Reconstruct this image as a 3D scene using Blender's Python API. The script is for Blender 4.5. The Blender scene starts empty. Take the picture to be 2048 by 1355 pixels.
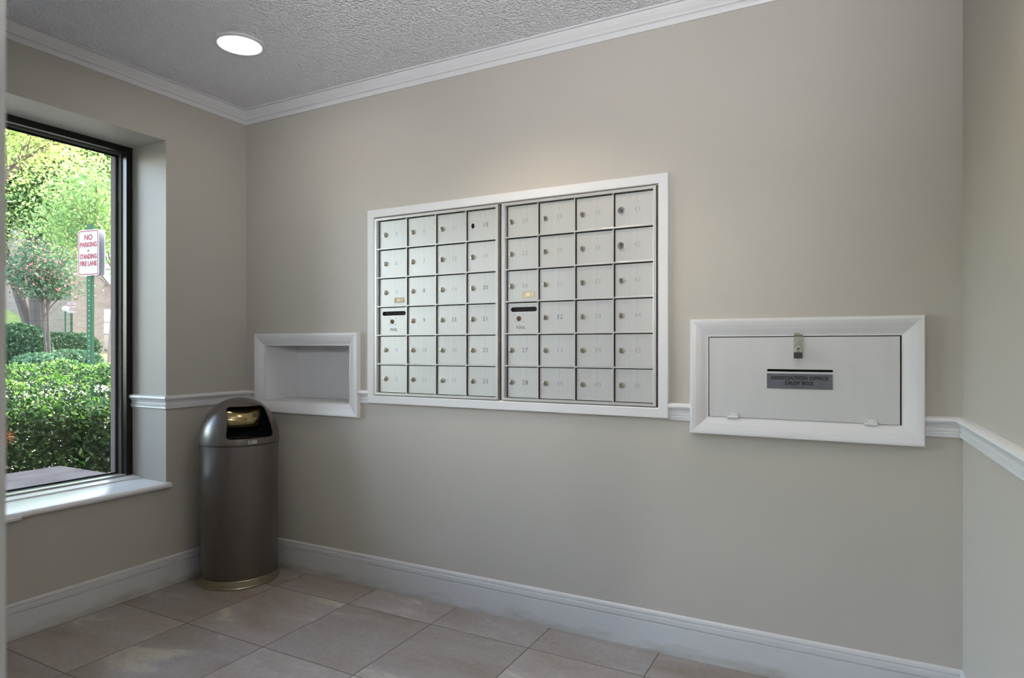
import bpy, bmesh, math, random
import numpy as np
from mathutils import Vector, Matrix

SC = bpy.context.scene
COL = SC.collection
R = math.radians
random.seed(4)
NP = np.random.default_rng(7)

# ------------------------------------------------------------------ camera
F_PX, YAW, HOR = 1286.0, 28.0, 695.0
CAM = Vector((2.907, -2.398, 1.14))
cam_d = bpy.data.cameras.new('camera')
cam = bpy.data.objects.new('camera', cam_d)
COL.objects.link(cam)
cam.location = CAM
cam.rotation_euler = (R(90), 0, R(YAW))
cam_d.sensor_width = 36.0
cam_d.lens = 36.0 * F_PX / 2048
cam_d.shift_y = (HOR - 677.5) / 2048
cam_d.clip_start = 0.02
cam_d.clip_end = 300
cam_d.dof.use_dof = True
cam_d.dof.focus_distance = 3.0
cam_d.dof.aperture_fstop = 10.0
SC.camera = cam

# ------------------------------------------------------------------ world, sun, exposure
SC.view_settings.view_transform = 'Standard'
SC.view_settings.look = 'None'
SC.view_settings.gamma = 1
SC.view_settings.use_curve_mapping = False
SC.view_settings.exposure = 0.9
world = bpy.data.worlds.new('world')
SC.world = world
world.use_nodes = True
wn = world.node_tree
for n in list(wn.nodes): wn.nodes.remove(n)
sky = wn.nodes.new('ShaderNodeTexSky')
sky.sky_type = 'NISHITA'
sky.sun_disc = False
sky.sun_elevation = R(50)
sky.sun_rotation = R(-10)
sky.air_density = 1.0
sky.dust_density = 2.0
bgd = wn.nodes.new('ShaderNodeBackground')
bgd.inputs['Strength'].default_value = 3.0
wo = wn.nodes.new('ShaderNodeOutputWorld')
tint = wn.nodes.new('ShaderNodeMix'); tint.data_type = 'RGBA'; tint.blend_type = 'MULTIPLY'; tint.inputs['Factor'].default_value = 1
tint.inputs['B'].default_value = (1.0, 0.86, 0.75, 1)
wn.links.new(sky.outputs[0], tint.inputs['A']); wn.links.new(tint.outputs['Result'], bgd.inputs[0])
wn.links.new(bgd.outputs[0], wo.inputs[0])
sun_d = bpy.data.lights.new('sun', 'SUN')
sun_d.energy = 3.6
sun_d.angle = R(0.8)
sun_d.color = (1.0, 0.94, 0.82)
sun = bpy.data.objects.new('sun', sun_d)
COL.objects.link(sun)
# light comes from over the road and along the facade, high
sun.rotation_euler = Vector((-0.06, 0.62, 1.0)).to_track_quat('Z', 'Y').to_euler()

LAMP_GAIN = 1.0

# ------------------------------------------------------------------ materials
MATS = {}
def mat(name, col, rough=0.5, metal=0.0, spec=0.5, **kw):
    if name in MATS: return MATS[name]
    m = bpy.data.materials.new(name)
    m.use_nodes = True
    nt = m.node_tree
    p = nt.nodes['Principled BSDF']
    p.inputs['Base Color'].default_value = (*col, 1)
    p.inputs['Roughness'].default_value = rough
    p.inputs['Metallic'].default_value = metal
    p.inputs['Specular IOR Level'].default_value = spec
    MATS[name] = m
    vary = kw.get('vary', 0.0)
    L = nt.links
    tc = nt.nodes.new('ShaderNodeTexCoord')
    if vary:
        mp = nt.nodes.new('ShaderNodeMapping')
        mp.inputs['Scale'].default_value = kw.get('vscale', (3, 3, 3))
        nz = nt.nodes.new('ShaderNodeTexNoise')
        nz.inputs['Scale'].default_value = 1.0
        nz.inputs['Detail'].default_value = kw.get('detail', 4)
        rp = nt.nodes.new('ShaderNodeValToRGB')
        rp.color_ramp.elements[0].position = 0.3
        rp.color_ramp.elements[1].position = 0.7
        a = tuple(c * (1 - vary) for c in col); b = tuple(min(1, c * (1 + vary)) for c in col)
        rp.color_ramp.elements[0].color = (*kw.get('ca', a), 1)
        rp.color_ramp.elements[1].color = (*kw.get('cb', b), 1)
        L.new(tc.outputs['Object'], mp.inputs[0]); L.new(mp.outputs[0], nz.inputs['Vector'])
        L.new(nz.outputs['Fac'], rp.inputs[0]); L.new(rp.outputs[0], p.inputs['Base Color'])
    if kw.get('bump'):
        st, sc, dist = kw['bump']
        nb = nt.nodes.new('ShaderNodeTexNoise')
        nb.inputs['Scale'].default_value = 1.0
        nb.inputs['Detail'].default_value = kw.get('bdetail', 3)
        mb = nt.nodes.new('ShaderNodeMapping')
        mb.inputs['Scale'].default_value = sc if isinstance(sc, tuple) else (sc, sc, sc)
        bp = nt.nodes.new('ShaderNodeBump')
        bp.inputs['Strength'].default_value = st
        bp.inputs['Distance'].default_value = dist
        L.new(tc.outputs['Object'], mb.inputs[0]); L.new(mb.outputs[0], nb.inputs['Vector'])
        L.new(nb.outputs['Fac'], bp.inputs['Height']); L.new(bp.outputs[0], p.inputs['Normal'])
    if kw.get('coat'):
        p.inputs['Coat Weight'].default_value = kw['coat'][0]; p.inputs['Coat Roughness'].default_value = kw['coat'][1]
    if kw.get('emit'):
        p.inputs['Emission Color'].default_value = (*kw['emit'][0], 1)
        p.inputs['Emission Strength'].default_value = kw['emit'][1]
    return m

PAINT = mat('greige_wall_paint', (0.452, 0.424, 0.376), 0.55, vary=0.03, vscale=(1.3, 1.3, 1.3), bump=(0.06, 90, 0.004))
TRIM = mat('white_trim_paint', (0.66, 0.66, 0.665), 0.35, vary=0.02, vscale=(4, 4, 4), bump=(0.05, 40, 0.003))
SILLW = mat('white_sill_paint', (0.80, 0.80, 0.80), 0.28, bump=(0.04, 40, 0.002))
ALU = mat('brushed_aluminium', (0.60, 0.60, 0.585), 0.42, 0.65, vary=0.04, vscale=(120, 3, 3), bump=(0.04, (400, 6, 6), 0.001))
ALUF = mat('aluminium_frame', (0.70, 0.69, 0.67), 0.35, 0.7, vary=0.03, vscale=(8, 8, 8))
BLACK = mat('matt_black', (0.004, 0.004, 0.004), 0.8)
LOCKM = mat('aged_nickel_lock', (0.42, 0.39, 0.32), 0.3, 0.9, vary=0.15, vscale=(60, 60, 60))
CHROME = mat('bright_chrome', (0.7, 0.71, 0.74), 0.15, 1.0, vary=0.05, vscale=(60, 60, 60))
COPPER = mat('dull_copper_lock', (0.17, 0.10, 0.075), 0.4, 0.8, vary=0.2, vscale=(80, 80, 80))
FAINT = mat('faint_engraved_number', (0.42, 0.42, 0.41), 0.5, 0.5)
CLEAR = mat('grey_engraved_number', (0.22, 0.22, 0.215), 0.5, 0.4)
DARKFR = mat('dark_bronze_frame', (0.012, 0.010, 0.009), 0.35, 0.3, vary=0.2, vscale=(20, 20, 20))
OLIVE = mat('grey_aluminium_stop', (0.15, 0.155, 0.135), 0.6, 0.0, spec=0.15, vary=0.08, vscale=(5, 5, 5))
CAN = mat('taupe_powder_coat', (0.105, 0.086, 0.073), 0.36, 0.35, spec=0.7, coat=(0.7, 0.27), bump=(0.05, 300, 0.001), vary=0.04, vscale=(3, 3, 3))
CANBAND = mat('tarnished_brass_band', (0.40, 0.37, 0.26), 0.3, 0.9, vary=0.15, vscale=(12, 12, 12))
BRASS = mat('polished_brass_flap', (0.62, 0.50, 0.26), 0.16, 0.95, vary=0.12, vscale=(10, 10, 10))
HASPM = mat('zinc_hasp', (0.22, 0.235, 0.19), 0.4, 0.7, vary=0.2, vscale=(40, 40, 40))
PADM = mat('dark_padlock_steel', (0.045, 0.045, 0.042), 0.4, 0.6, vary=0.15, vscale=(90, 90, 900))
PLATE = mat('brushed_steel_nameplate', (0.11, 0.115, 0.135), 0.4, 0.6, vary=0.18, vscale=(14, 3, 2), bump=(0.05, (3, 20, 500), 0.0005))
TXT = mat('black_lettering', (0.012, 0.012, 0.014), 0.5)

def ceiling_mat():
    m = mat('popcorn_ceiling', (0.80, 0.80, 0.825), 0.9, spec=0.1)
    nt = m.node_tree; L = nt.links; p = nt.nodes['Principled BSDF']
    tc = nt.nodes.new('ShaderNodeTexCoord')
    v = nt.nodes.new('ShaderNodeTexVoronoi'); v.inputs['Scale'].default_value = 110
    n = nt.nodes.new('ShaderNodeTexNoise'); n.inputs['Scale'].default_value = 75; n.inputs['Detail'].default_value = 5
    mx = nt.nodes.new('ShaderNodeMath'); mx.operation = 'SUBTRACT'
    bp = nt.nodes.new('ShaderNodeBump'); bp.inputs['Strength'].default_value = 1.0; bp.inputs['Distance'].default_value = 0.009
    L.new(tc.outputs['Object'], v.inputs['Vector']); L.new(tc.outputs['Object'], n.inputs['Vector'])
    L.new(n.outputs['Fac'], mx.inputs[0]); L.new(v.outputs['Distance'], mx.inputs[1])
    L.new(mx.outputs[0], bp.inputs['Height']); L.new(bp.outputs[0], p.inputs['Normal'])
    return m

def tile_mat():
    m = mat('stone_look_tile', (0.3, 0.27, 0.24), 0.42)
    nt = m.node_tree; L = nt.links; p = nt.nodes['Principled BSDF']; N = nt.nodes.new
    tc = N('ShaderNodeTexCoord')
    sep = N('ShaderNodeSeparateXYZ'); L.new(tc.outputs['Object'], sep.inputs[0])
    def cell(axis, off, pitch):
        a = N('ShaderNodeMath'); a.operation = 'SUBTRACT'; a.inputs[1].default_value = off
        L.new(sep.outputs[axis], a.inputs[0])
        b = N('ShaderNodeMath'); b.operation = 'DIVIDE'; b.inputs[1].default_value = pitch
        L.new(a.outputs[0], b.inputs[0])
        fl = N('ShaderNodeMath'); fl.operation = 'FLOOR'; L.new(b.outputs[0], fl.inputs[0])
        fr = N('ShaderNodeMath'); fr.operation = 'FRACT'; L.new(b.outputs[0], fr.inputs[0])
        c = N('ShaderNodeMath'); c.operation = 'SUBTRACT'; c.inputs[1].default_value = 0.5; L.new(fr.outputs[0], c.inputs[0])
        d = N('ShaderNodeMath'); d.operation = 'ABSOLUTE'; L.new(c.outputs[0], d.inputs[0])
        e = N('ShaderNodeMath'); e.operation = 'SUBTRACT'; e.inputs[0].default_value = 0.5; L.new(d.outputs[0], e.inputs[1])
        g = N('ShaderNodeMath'); g.operation = 'MULTIPLY'; g.inputs[1].default_value = pitch; L.new(e.outputs[0], g.inputs[0])
        return fl, g
    fx, dx = cell('X', 0.468 - 0.449 * 20, 0.449)
    fy, dy = cell('Y', -0.213 - 0.466 * 40, 0.466)
    mn = N('ShaderNodeMath'); mn.operation = 'MINIMUM'; L.new(dx.outputs[0], mn.inputs[0]); L.new(dy.outputs[0], mn.inputs[1])
    gr = N('ShaderNodeMath'); gr.operation = 'LESS_THAN'; gr.inputs[1].default_value = 0.0022; L.new(mn.outputs[0], gr.inputs[0])
    cid = N('ShaderNodeCombineXYZ'); L.new(fx.outputs[0], cid.inputs[0]); L.new(fy.outputs[0], cid.inputs[1])
    wn_ = N('ShaderNodeTexWhiteNoise'); wn_.noise_dimensions = '3D'; L.new(cid.outputs[0], wn_.inputs['Vector'])
    off = N('ShaderNodeVectorMath'); off.operation = 'SCALE'; off.inputs['Scale'].default_value = 17; L.new(wn_.outputs['Color'], off.inputs[0])
    add = N('ShaderNodeVectorMath'); add.operation = 'ADD'; L.new(tc.outputs['Object'], add.inputs[0]); L.new(off.outputs[0], add.inputs[1])
    mp = N('ShaderNodeMapping'); mp.inputs['Scale'].default_value = (1.5, 4.0, 2); mp.inputs['Rotation'].default_value = (0, 0, R(35)); L.new(add.outputs[0], mp.inputs[0])
    n1 = N('ShaderNodeTexNoise'); n1.inputs['Scale'].default_value = 1.0; n1.inputs['Detail'].default_value = 7; n1.inputs['Roughness'].default_value = 0.6; n1.inputs['Distortion'].default_value = 0.8
    L.new(mp.outputs[0], n1.inputs['Vector'])
    r1 = N('ShaderNodeValToRGB')
    els = r1.color_ramp.elements
    els[0].position = 0.28; els[0].color = (0.225, 0.178, 0.145, 1)
    els[1].position = 0.68; els[1].color = (0.47, 0.44, 0.375, 1)
    e = els.new(0.47); e.color = (0.295, 0.258, 0.235, 1)
    e = els.new(0.60); e.color = (0.325, 0.295, 0.285, 1)
    L.new(n1.outputs['Fac'], r1.inputs[0])
    n2 = N('ShaderNodeTexNoise'); n2.inputs['Scale'].default_value = 60; n2.inputs['Detail'].default_value = 6; L.new(add.outputs[0], n2.inputs['Vector'])
    r2 = N('ShaderNodeValToRGB'); r2.color_ramp.elements[0].position = 0.35; r2.color_ramp.elements[1].position = 0.65
    r2.color_ramp.elements[0].color = (0.9, 0.9, 0.9, 1); r2.color_ramp.elements[1].color = (1.05, 1.04, 1.03, 1)
    L.new(n2.outputs['Fac'], r2.inputs[0])
    mu = N('ShaderNodeMix'); mu.data_type = 'RGBA'; mu.blend_type = 'MULTIPLY'; mu.inputs['Factor'].default_value = 1
    L.new(r1.outputs[0], mu.inputs['A']); L.new(r2.outputs[0], mu.inputs['B'])
    # per-tile tone
    hs = N('ShaderNodeHueSaturation'); L.new(mu.outputs['Result'], hs.inputs['Color'])
    mr = N('ShaderNodeMapRange'); mr.inputs['To Min'].default_value = 0.92; mr.inputs['To Max'].default_value = 1.1
    L.new(wn_.outputs['Value'], mr.inputs['Value']); L.new(mr.outputs[0], hs.inputs['Value'])
    mg = N('ShaderNodeMix'); mg.data_type = 'RGBA'; L.new(gr.outputs[0], mg.inputs['Factor'])
    L.new(hs.outputs['Color'], mg.inputs['A']); mg.inputs['B'].default_value = (0.11, 0.09, 0.078, 1)
    L.new(mg.outputs['Result'], p.inputs['Base Color'])
    sm = N('ShaderNodeMapRange'); sm.inputs['From Max'].default_value = 0.004; L.new(mn.outputs[0], sm.inputs['Value'])
    ad = N('ShaderNodeMath'); ad.operation = 'MULTIPLY_ADD'; ad.inputs[1].default_value = 0.12; L.new(n2.outputs['Fac'], ad.inputs[0]); L.new(sm.outputs[0], ad.inputs[2])
    bp = N('ShaderNodeBump'); bp.inputs['Strength'].default_value = 0.5; bp.inputs['Distance'].default_value = 0.0015
    L.new(ad.outputs[0], bp.inputs['Height']); L.new(bp.outputs[0], p.inputs['Normal'])
    return m

def baseboard_mat():
    """white paint with scuffs of real dirt along the foot"""
    m = mat('scuffed_baseboard_paint', (0.6, 0.61, 0.62), 0.4)
    nt = m.node_tree; L = nt.links; p = nt.nodes['Principled BSDF']; N = nt.nodes.new
    tc = N('ShaderNodeTexCoord'); sep = N('ShaderNodeSeparateXYZ'); L.new(tc.outputs['Object'], sep.inputs[0])
    mp = N('ShaderNodeMapping'); mp.inputs['Scale'].default_value = (5, 5, 22); L.new(tc.outputs['Object'], mp.inputs[0])
    n = N('ShaderNodeTexNoise'); n.inputs['Scale'].default_value = 1; n.inputs['Detail'].default_value = 8; n.inputs['Roughness'].default_value = 0.65; L.new(mp.outputs[0], n.inputs['Vector'])
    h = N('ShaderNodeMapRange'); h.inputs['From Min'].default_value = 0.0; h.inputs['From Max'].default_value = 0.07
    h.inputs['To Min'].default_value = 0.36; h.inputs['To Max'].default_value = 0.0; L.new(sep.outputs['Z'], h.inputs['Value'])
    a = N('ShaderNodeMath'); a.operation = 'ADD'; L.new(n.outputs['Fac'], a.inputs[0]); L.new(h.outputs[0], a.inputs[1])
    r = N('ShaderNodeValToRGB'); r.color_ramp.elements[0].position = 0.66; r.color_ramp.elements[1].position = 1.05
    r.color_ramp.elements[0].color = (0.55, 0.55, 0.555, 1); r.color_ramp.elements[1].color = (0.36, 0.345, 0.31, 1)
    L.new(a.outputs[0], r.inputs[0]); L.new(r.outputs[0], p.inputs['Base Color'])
    return m

def brick_mat(name, c1, c2, mortar, rot=(R(90), 0, 0), scale=1.0):
    m = mat(name, c1, 0.85, spec=0.2)
    nt = m.node_tree; L = nt.links; p = nt.nodes['Principled BSDF']; N = nt.nodes.new
    tc = N('ShaderNodeTexCoord')
    sep = N('ShaderNodeSeparateXYZ'); L.new(tc.outputs['Object'], sep.inputs[0])
    a = N('ShaderNodeMath'); a.operation = 'ADD'; L.new(sep.outputs['X'], a.inputs[0]); L.new(sep.outputs['Y'], a.inputs[1])
    cb = N('ShaderNodeCombineXYZ'); L.new(a.outputs[0], cb.inputs[0]); L.new(sep.outputs['Z'], cb.inputs[1])
    b = N('ShaderNodeTexBrick'); b.inputs['Scale'].default_value = scale
    b.inputs['Brick Width'].default_value = 0.203; b.inputs['Row Height'].default_value = 0.068
    b.inputs['Mortar Size'].default_value = 0.006; b.inputs['Color1'].default_value = (*c1, 1); b.inputs['Color2'].default_value = (*c2, 1)
    b.inputs['Mortar'].default_value = (*mortar, 1)
    L.new(cb.outputs[0], b.inputs['Vector']); L.new(b.outputs['Color'], p.inputs['Base Color'])
    bp = N('ShaderNodeBump'); bp.inputs['Strength'].default_value = 0.6; bp.inputs['Distance'].default_value = 0.006
    iv = N('ShaderNodeMath'); iv.operation = 'SUBTRACT'; iv.inputs[0].default_value = 1; L.new(b.outputs['Fac'], iv.inputs[1])
    L.new(iv.outputs[0], bp.inputs['Height']); L.new(bp.outputs[0], p.inputs['Normal'])
    return m

def glass_mat():
    m = bpy.data.materials.new('window_glass'); m.use_nodes = True
    nt = m.node_tree; nt.nodes.clear(); N = nt.nodes.new; L = nt.links
    o = N('ShaderNodeOutputMaterial'); mx = N('ShaderNodeMixShader'); t = N('ShaderNodeBsdfTransparent'); g = N('ShaderNodeBsdfGlossy')
    t.inputs[0].default_value = (0.94, 0.96, 0.95, 1); g.inputs['Roughness'].default_value = 0.02
    fr = N('ShaderNodeFresnel'); fr.inputs['IOR'].default_value = 1.45
    L.new(fr.outputs[0], mx.inputs[0]); L.new(t.outputs[0], mx.inputs[1]); L.new(g.outputs[0], mx.inputs[2]); L.new(mx.outputs[0], o.inputs[0])
    return m

def leaf_mat(name, ca, cb, cc=None, trans=0.45, scale=9.0):
    m = bpy.data.materials.new(name); m.use_nodes = True
    nt = m.node_tree; nt.nodes.clear(); N = nt.nodes.new; L = nt.links
    o = N('ShaderNodeOutputMaterial'); mx = N('ShaderNodeMixShader'); d = N('ShaderNodeBsdfDiffuse'); t = N('ShaderNodeBsdfTranslucent')
    geo = N('ShaderNodeNewGeometry'); r = N('ShaderNodeValToRGB')
    r.color_ramp.elements[0].color = (*ca, 1); r.color_ramp.elements[1].color = (*cb, 1)
    if cc:
        e = r.color_ramp.elements.new(0.85); e.color = (*cb, 1); r.color_ramp.elements[2].color = (*cc, 1)
    L.new(geo.outputs['Random Per Island'], r.inputs[0])
    L.new(r.outputs[0], d.inputs[0]); L.new(r.outputs[0], t.inputs[0]); mx.inputs[0].default_value = trans
    gl = N('ShaderNodeBsdfGlossy'); gl.inputs['Roughness'].default_value = 0.4
    m2 = N('ShaderNodeMixShader'); m2.inputs[0].default_value = 0.02
    L.new(d.outputs[0], mx.inputs[1]); L.new(t.outputs[0], mx.inputs[2])
    L.new(mx.outputs[0], m2.inputs[1]); L.new(gl.outputs[0], m2.inputs[2]); L.new(m2.outputs[0], o.inputs[0])
    return m

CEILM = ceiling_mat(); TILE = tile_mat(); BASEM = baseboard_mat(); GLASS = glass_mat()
OUTBRICK = brick_mat('brown_facade_brick', (0.09, 0.055, 0.042), (0.12, 0.07, 0.055), (0.30, 0.27, 0.23))
FARBRICK = brick_mat('tan_building_brick', (0.085, 0.066, 0.054), (0.12, 0.093, 0.076), (0.15, 0.125, 0.105))

# ------------------------------------------------------------------ helpers
def tag(o, label=None, cat=None, group=None, kind=None):
    if label: o['label'] = label
    if cat: o['category'] = cat
    if group: o['group'] = group
    if kind: o['kind'] = kind
    return o

def link_mesh(name, me, m, parent=None):
    o = bpy.data.objects.new(name, me)
    COL.objects.link(o)
    if m is not None and len(me.materials) == 0:
        for x in (m if isinstance(m, (list, tuple)) else [m]): me.materials.append(x)
    if parent: o.parent = parent
    return o

def obj(name, bm, m, parent=None, smooth=False, loc=None):
    me = bpy.data.meshes.new(name)
    bmesh.ops.recalc_face_normals(bm, faces=bm.faces[:])
    bm.to_mesh(me); bm.free()
    if smooth:
        for p in me.polygons: p.use_smooth = True
        me.set_sharp_from_angle(angle=R(35))
    o = link_mesh(name, me, m, parent)
    if loc: o.location = loc
    return o

def empty(name, loc=(0, 0, 0), rz=0):
    o = bpy.data.objects.new(name, None)
    o.empty_display_size = 0.1
    COL.objects.link(o); o.location = loc; o.rotation_euler = (0, 0, rz)
    return o

def box(bm, x0, x1, y0, y1, z0, z1, bev=0.0, mi=0):
    vs = [bm.verts.new((x, y, z)) for z in (z0, z1) for x, y in ((x0, y0), (x1, y0), (x1, y1), (x0, y1))]
    fs = [(0, 3, 2, 1), (4, 5, 6, 7), (0, 1, 5, 4), (1, 2, 6, 5), (2, 3, 7, 6), (3, 0, 4, 7)]
    faces = [bm.faces.new([vs[i] for i in f]) for f in fs]
    for f in faces: f.material_index = mi
    if bev:
        es = list({e for f in faces for e in f.edges})
        bmesh.ops.bevel(bm, geom=es, offset=bev, segments=2, profile=0.5, affect='EDGES')

def tube(bm, pts, radii, seg=8, cap=True):
    pts = [Vector(p) for p in pts]
    rings = []
    for i, p in enumerate(pts):
        a = pts[max(0, i - 1)]; b = pts[min(len(pts) - 1, i + 1)]
        t = (b - a).normalized()
        up = Vector((0, 0, 1)) if abs(t.z) < 0.9 else Vector((1, 0, 0))
        u = t.cross(up).normalized(); v = t.cross(u)
        r = radii[i] if isinstance(radii, (list, tuple)) else radii
        rings.append([bm.verts.new(p + (u * math.cos(k * 2 * math.pi / seg) + v * math.sin(k * 2 * math.pi / seg)) * r) for k in range(seg)])
    for a, b in zip(rings, rings[1:]):
        for k in range(seg):
            bm.faces.new((a[k], a[(k + 1) % seg], b[(k + 1) % seg], b[k]))
    if cap:
        bm.faces.new(rings[0]); bm.faces.new(rings[-1])

def lathe(bm, prof, seg=64, axis='Z', c=(0, 0, 0)):
    """prof: (radius, height); axis Z or Y"""
    rings = []
    for r, h in prof:
        if r < 1e-5:
            p = (0, 0, h) if axis == 'Z' else (0, h, 0)
            rings.append([bm.verts.new(Vector(p) + Vector(c))])
        else:
            ring = []
            for k in range(seg):
                a = 2 * math.pi * k / seg
                p = (r * math.cos(a), r * math.sin(a), h) if axis == 'Z' else (r * math.cos(a), h, r * math.sin(a))
                ring.append(bm.verts.new(Vector(p) + Vector(c)))
            rings.append(ring)
    for a, b in zip(rings, rings[1:]):
        if len(a) == 1 and len(b) == 1: continue
        for k in range(seg):
            k2 = (k + 1) % seg
            if len(a) == 1: bm.faces.new((a[0], b[k], b[k2]))
            elif len(b) == 1: bm.faces.new((a[k], a[k2], b[0]))
            else: bm.faces.new((a[k], a[k2], b[k2], b[k]))
    return rings

def sweep(bm, prof, p0, p1, out, m0=0.0, m1=0.0):
    """extrude a moulding profile [(projection, height)] from p0 to p1; out = outward unit vector; m0, m1 = mitre shift per unit projection"""
    p0, p1, out = Vector(p0), Vector(p1), Vector(out)
    t = (p1 - p0).normalized()
    A = [bm.verts.new(p0 + out * a + Vector((0, 0, h)) + t * (m0 * a)) for a, h in prof]
    B = [bm.verts.new(p1 + out * a + Vector((0, 0, h)) - t * (m1 * a)) for a, h in prof]
    n = len(prof)
    for i in range(n):
        j = (i + 1) % n
        bm.faces.new((A[i], A[j], B[j], B[i]))
    bm.faces.new(A); bm.faces.new(B[::-1])

def pframe(bm, x0, x1, z0, z1, prof):
    """mitred picture frame on the back wall plane: prof = [(inset, y)]"""
    rings = []
    for t, y in prof:
        rings.append([bm.verts.new(p) for p in ((x0 + t, y, z0 + t), (x1 - t, y, z0 + t), (x1 - t, y, z1 - t), (x0 + t, y, z1 - t))])
    n = len(rings)
    for i in range(n):
        a, b = rings[i], rings[(i + 1) % n]
        for k in range(4):
            bm.faces.new((a[k], a[(k + 1) % 4], b[(k + 1) % 4], b[k]))

def curve_mesh(name, loops, depth):
    """filled planar outline with holes in XZ, extruded along Y by +-depth"""
    cu = bpy.data.curves.new(name, 'CURVE'); cu.dimensions = '2D'; cu.fill_mode = 'BOTH'; cu.extrude = depth
    for lp in loops:
        s = cu.splines.new('POLY'); s.points.add(len(lp) - 1); s.use_cyclic_u = True
        for q, (x, z) in zip(s.points, lp): q.co = (x, z, 0, 1)
    o = bpy.data.objects.new(name, cu); COL.objects.link(o)
    dg = bpy.context.evaluated_depsgraph_get(); dg.update()
    me = bpy.data.meshes.new_from_object(o.evaluated_get(dg))
    me.transform(Matrix.Rotation(R(90), 4, 'X'))
    bpy.data.objects.remove(o); bpy.data.curves.remove(cu)
    me.name = name
    return me

def text_mesh(name, body, size, depth=0.0002, align='CENTER', space=1.0, lead=1.0, offset=0.0):
    cu = bpy.data.curves.new(name, 'FONT'); cu.body = body; cu.size = size; cu.extrude = depth
    cu.align_x = align; cu.align_y = 'CENTER'; cu.space_character = space; cu.space_line = lead; cu.offset = offset
    cu.resolution_u = 3
    o = bpy.data.objects.new(name, cu); COL.objects.link(o)
    dg = bpy.context.evaluated_depsgraph_get(); dg.update()
    me = bpy.data.meshes.new_from_object(o.evaluated_get(dg))
    me.transform(Matrix.Rotation(R(90), 4, 'X'))
    bpy.data.objects.remove(o); bpy.data.curves.remove(cu)
    me.name = name
    me.materials.clear()
    return me

def slot_loop(x0, x1, z, r, n=8):
    pts = []
    for k in range(n + 1):
        a = math.pi / 2 + math.pi * k / n
        pts.append((x0 + r + r * math.cos(a), z + r * math.sin(a)))
    for k in range(n + 1):
        a = -math.pi / 2 + math.pi * k / n
        pts.append((x1 - r + r * math.cos(a), z + r * math.sin(a)))
    return pts

def circ(x, z, r, n=20): return [(x + r * math.cos(2 * math.pi * k / n), z + r * math.sin(2 * math.pi * k / n)) for k in range(n)]
def rect(x0, x1, z0, z1): return [(x0, z0), (x1, z0), (x1, z1), (x0, z1)]

def wall_grid(bm, us, vs, holes, fn, thick):
    """wall slab with rectangular holes. us, vs: sorted cuts; holes: list of (u0,u1,v0,v1); fn(u,v,d)->xyz"""
    def inside(u, v): return any(h[0] < u < h[1] and h[2] < v < h[3] for h in holes)
    cells = {}
    for i in range(len(us) - 1):
        for j in range(len(vs) - 1):
            cells[i, j] = not inside((us[i] + us[i + 1]) / 2, (vs[j] + vs[j + 1]) / 2)
    V = {}
    def v(i, j, d):
        if (i, j, d) not in V: V[i, j, d] = bm.verts.new(fn(us[i], vs[j], thick * d))
        return V[i, j, d]
    for (i, j), on in cells.items():
        if not on: continue
        for d in (0, 1):
            bm.faces.new((v(i, j, d), v(i + 1, j, d), v(i + 1, j + 1, d), v(i, j + 1, d)))
        for (di, dj, a, b) in ((-1, 0, (i, j), (i, j + 1)), (1, 0, (i + 1, j), (i + 1, j + 1)), (0, -1, (i, j), (i + 1, j)), (0, 1, (i, j + 1), (i + 1, j + 1))):
            if not cells.get((i + di, j + dj), False):
                bm.faces.new((v(*a, 0), v(*b, 0), v(*b, 1), v(*a, 1)))

# ------------------------------------------------------------------ room shell
H = 2.41
SK = 0.03                       # right wall leans out by 3 cm per metre
RX = 3.203                      # right corner on the back wall
def rx(y): return RX - SK * y
YF = -2.255                     # inner face of the front wall
JX = 2.5865                      # end of the front wall (door jamb)
YB = -5.6

bm = bmesh.new(); box(bm, -0.46, 7.2, YB, 0.4, -0.10, 0.0)
tag(obj('floor', bm, TILE), kind='structure')
bm = bmesh.new()
wall_grid(bm, [-0.46, 7.2], [YB, 0.4], [], lambda u, v, d: (u, v, H + d), 0.12)
ceil_ = tag(obj('ceiling', bm, CEILM), kind='structure')

NI = (0.154, 0.738, 0.867, 1.155)     # niche opening
MI = (0.900, 2.262, 0.917, 1.752)     # mailbox opening
DI = (2.441, 3.042, 0.890, 1.182)     # drop box opening
bm = bmesh.new()
NW = (NI[0] - 0.009, NI[1] + 0.009, NI[2] - 0.009, NI[3] + 0.009)
us = sorted({-0.46, RX + 0.16} | {NW[0], NW[1], MI[0], MI[1], DI[0], DI[1]})
vs = sorted({0.0, H} | {NW[2], NW[3], MI[2], MI[3], DI[2], DI[3]})
wall_grid(bm, us, vs, [NW, MI, DI], lambda u, v, d: (u, d, v), 0.12)
tag(obj('wall_back', bm, PAINT), kind='structure')

WY0, WY1, WZ0, WZ1 = -2.05, -0.458, 0.470, 2.131    # window opening
bm = bmesh.new()
wall_grid(bm, [-2.60, WY0, WY1, 0.0], [0.0, WZ0, WZ1, H], [(WY0, WY1, WZ0, WZ1)], lambda u, v, d: (-d, u, v), 0.27)
tag(obj('wall_left', bm, PAINT), kind='structure')

bm = bmesh.new()
A = [(rx(0), 0), (rx(-2.9), -2.9), (rx(-2.9) + 0.14, -2.9), (rx(0) + 0.14, 0)]
lo = [bm.verts.new((x, y, 0)) for x, y in A]; hi = [bm.verts.new((x, y, H)) for x, y in A]
bm.faces.new(lo); bm.faces.new(hi)
for k in range(4): bm.faces.new((lo[k], lo[(k + 1) % 4], hi[(k + 1) % 4], hi[k]))
tag(obj('wall_right', bm, PAINT), kind='structure')

bm = bmesh.new(); box(bm, 0.0, JX, YF - 0.12, YF, 0, H, 0.004)
tag(obj('wall_front', bm, TRIM), kind='structure')
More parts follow.
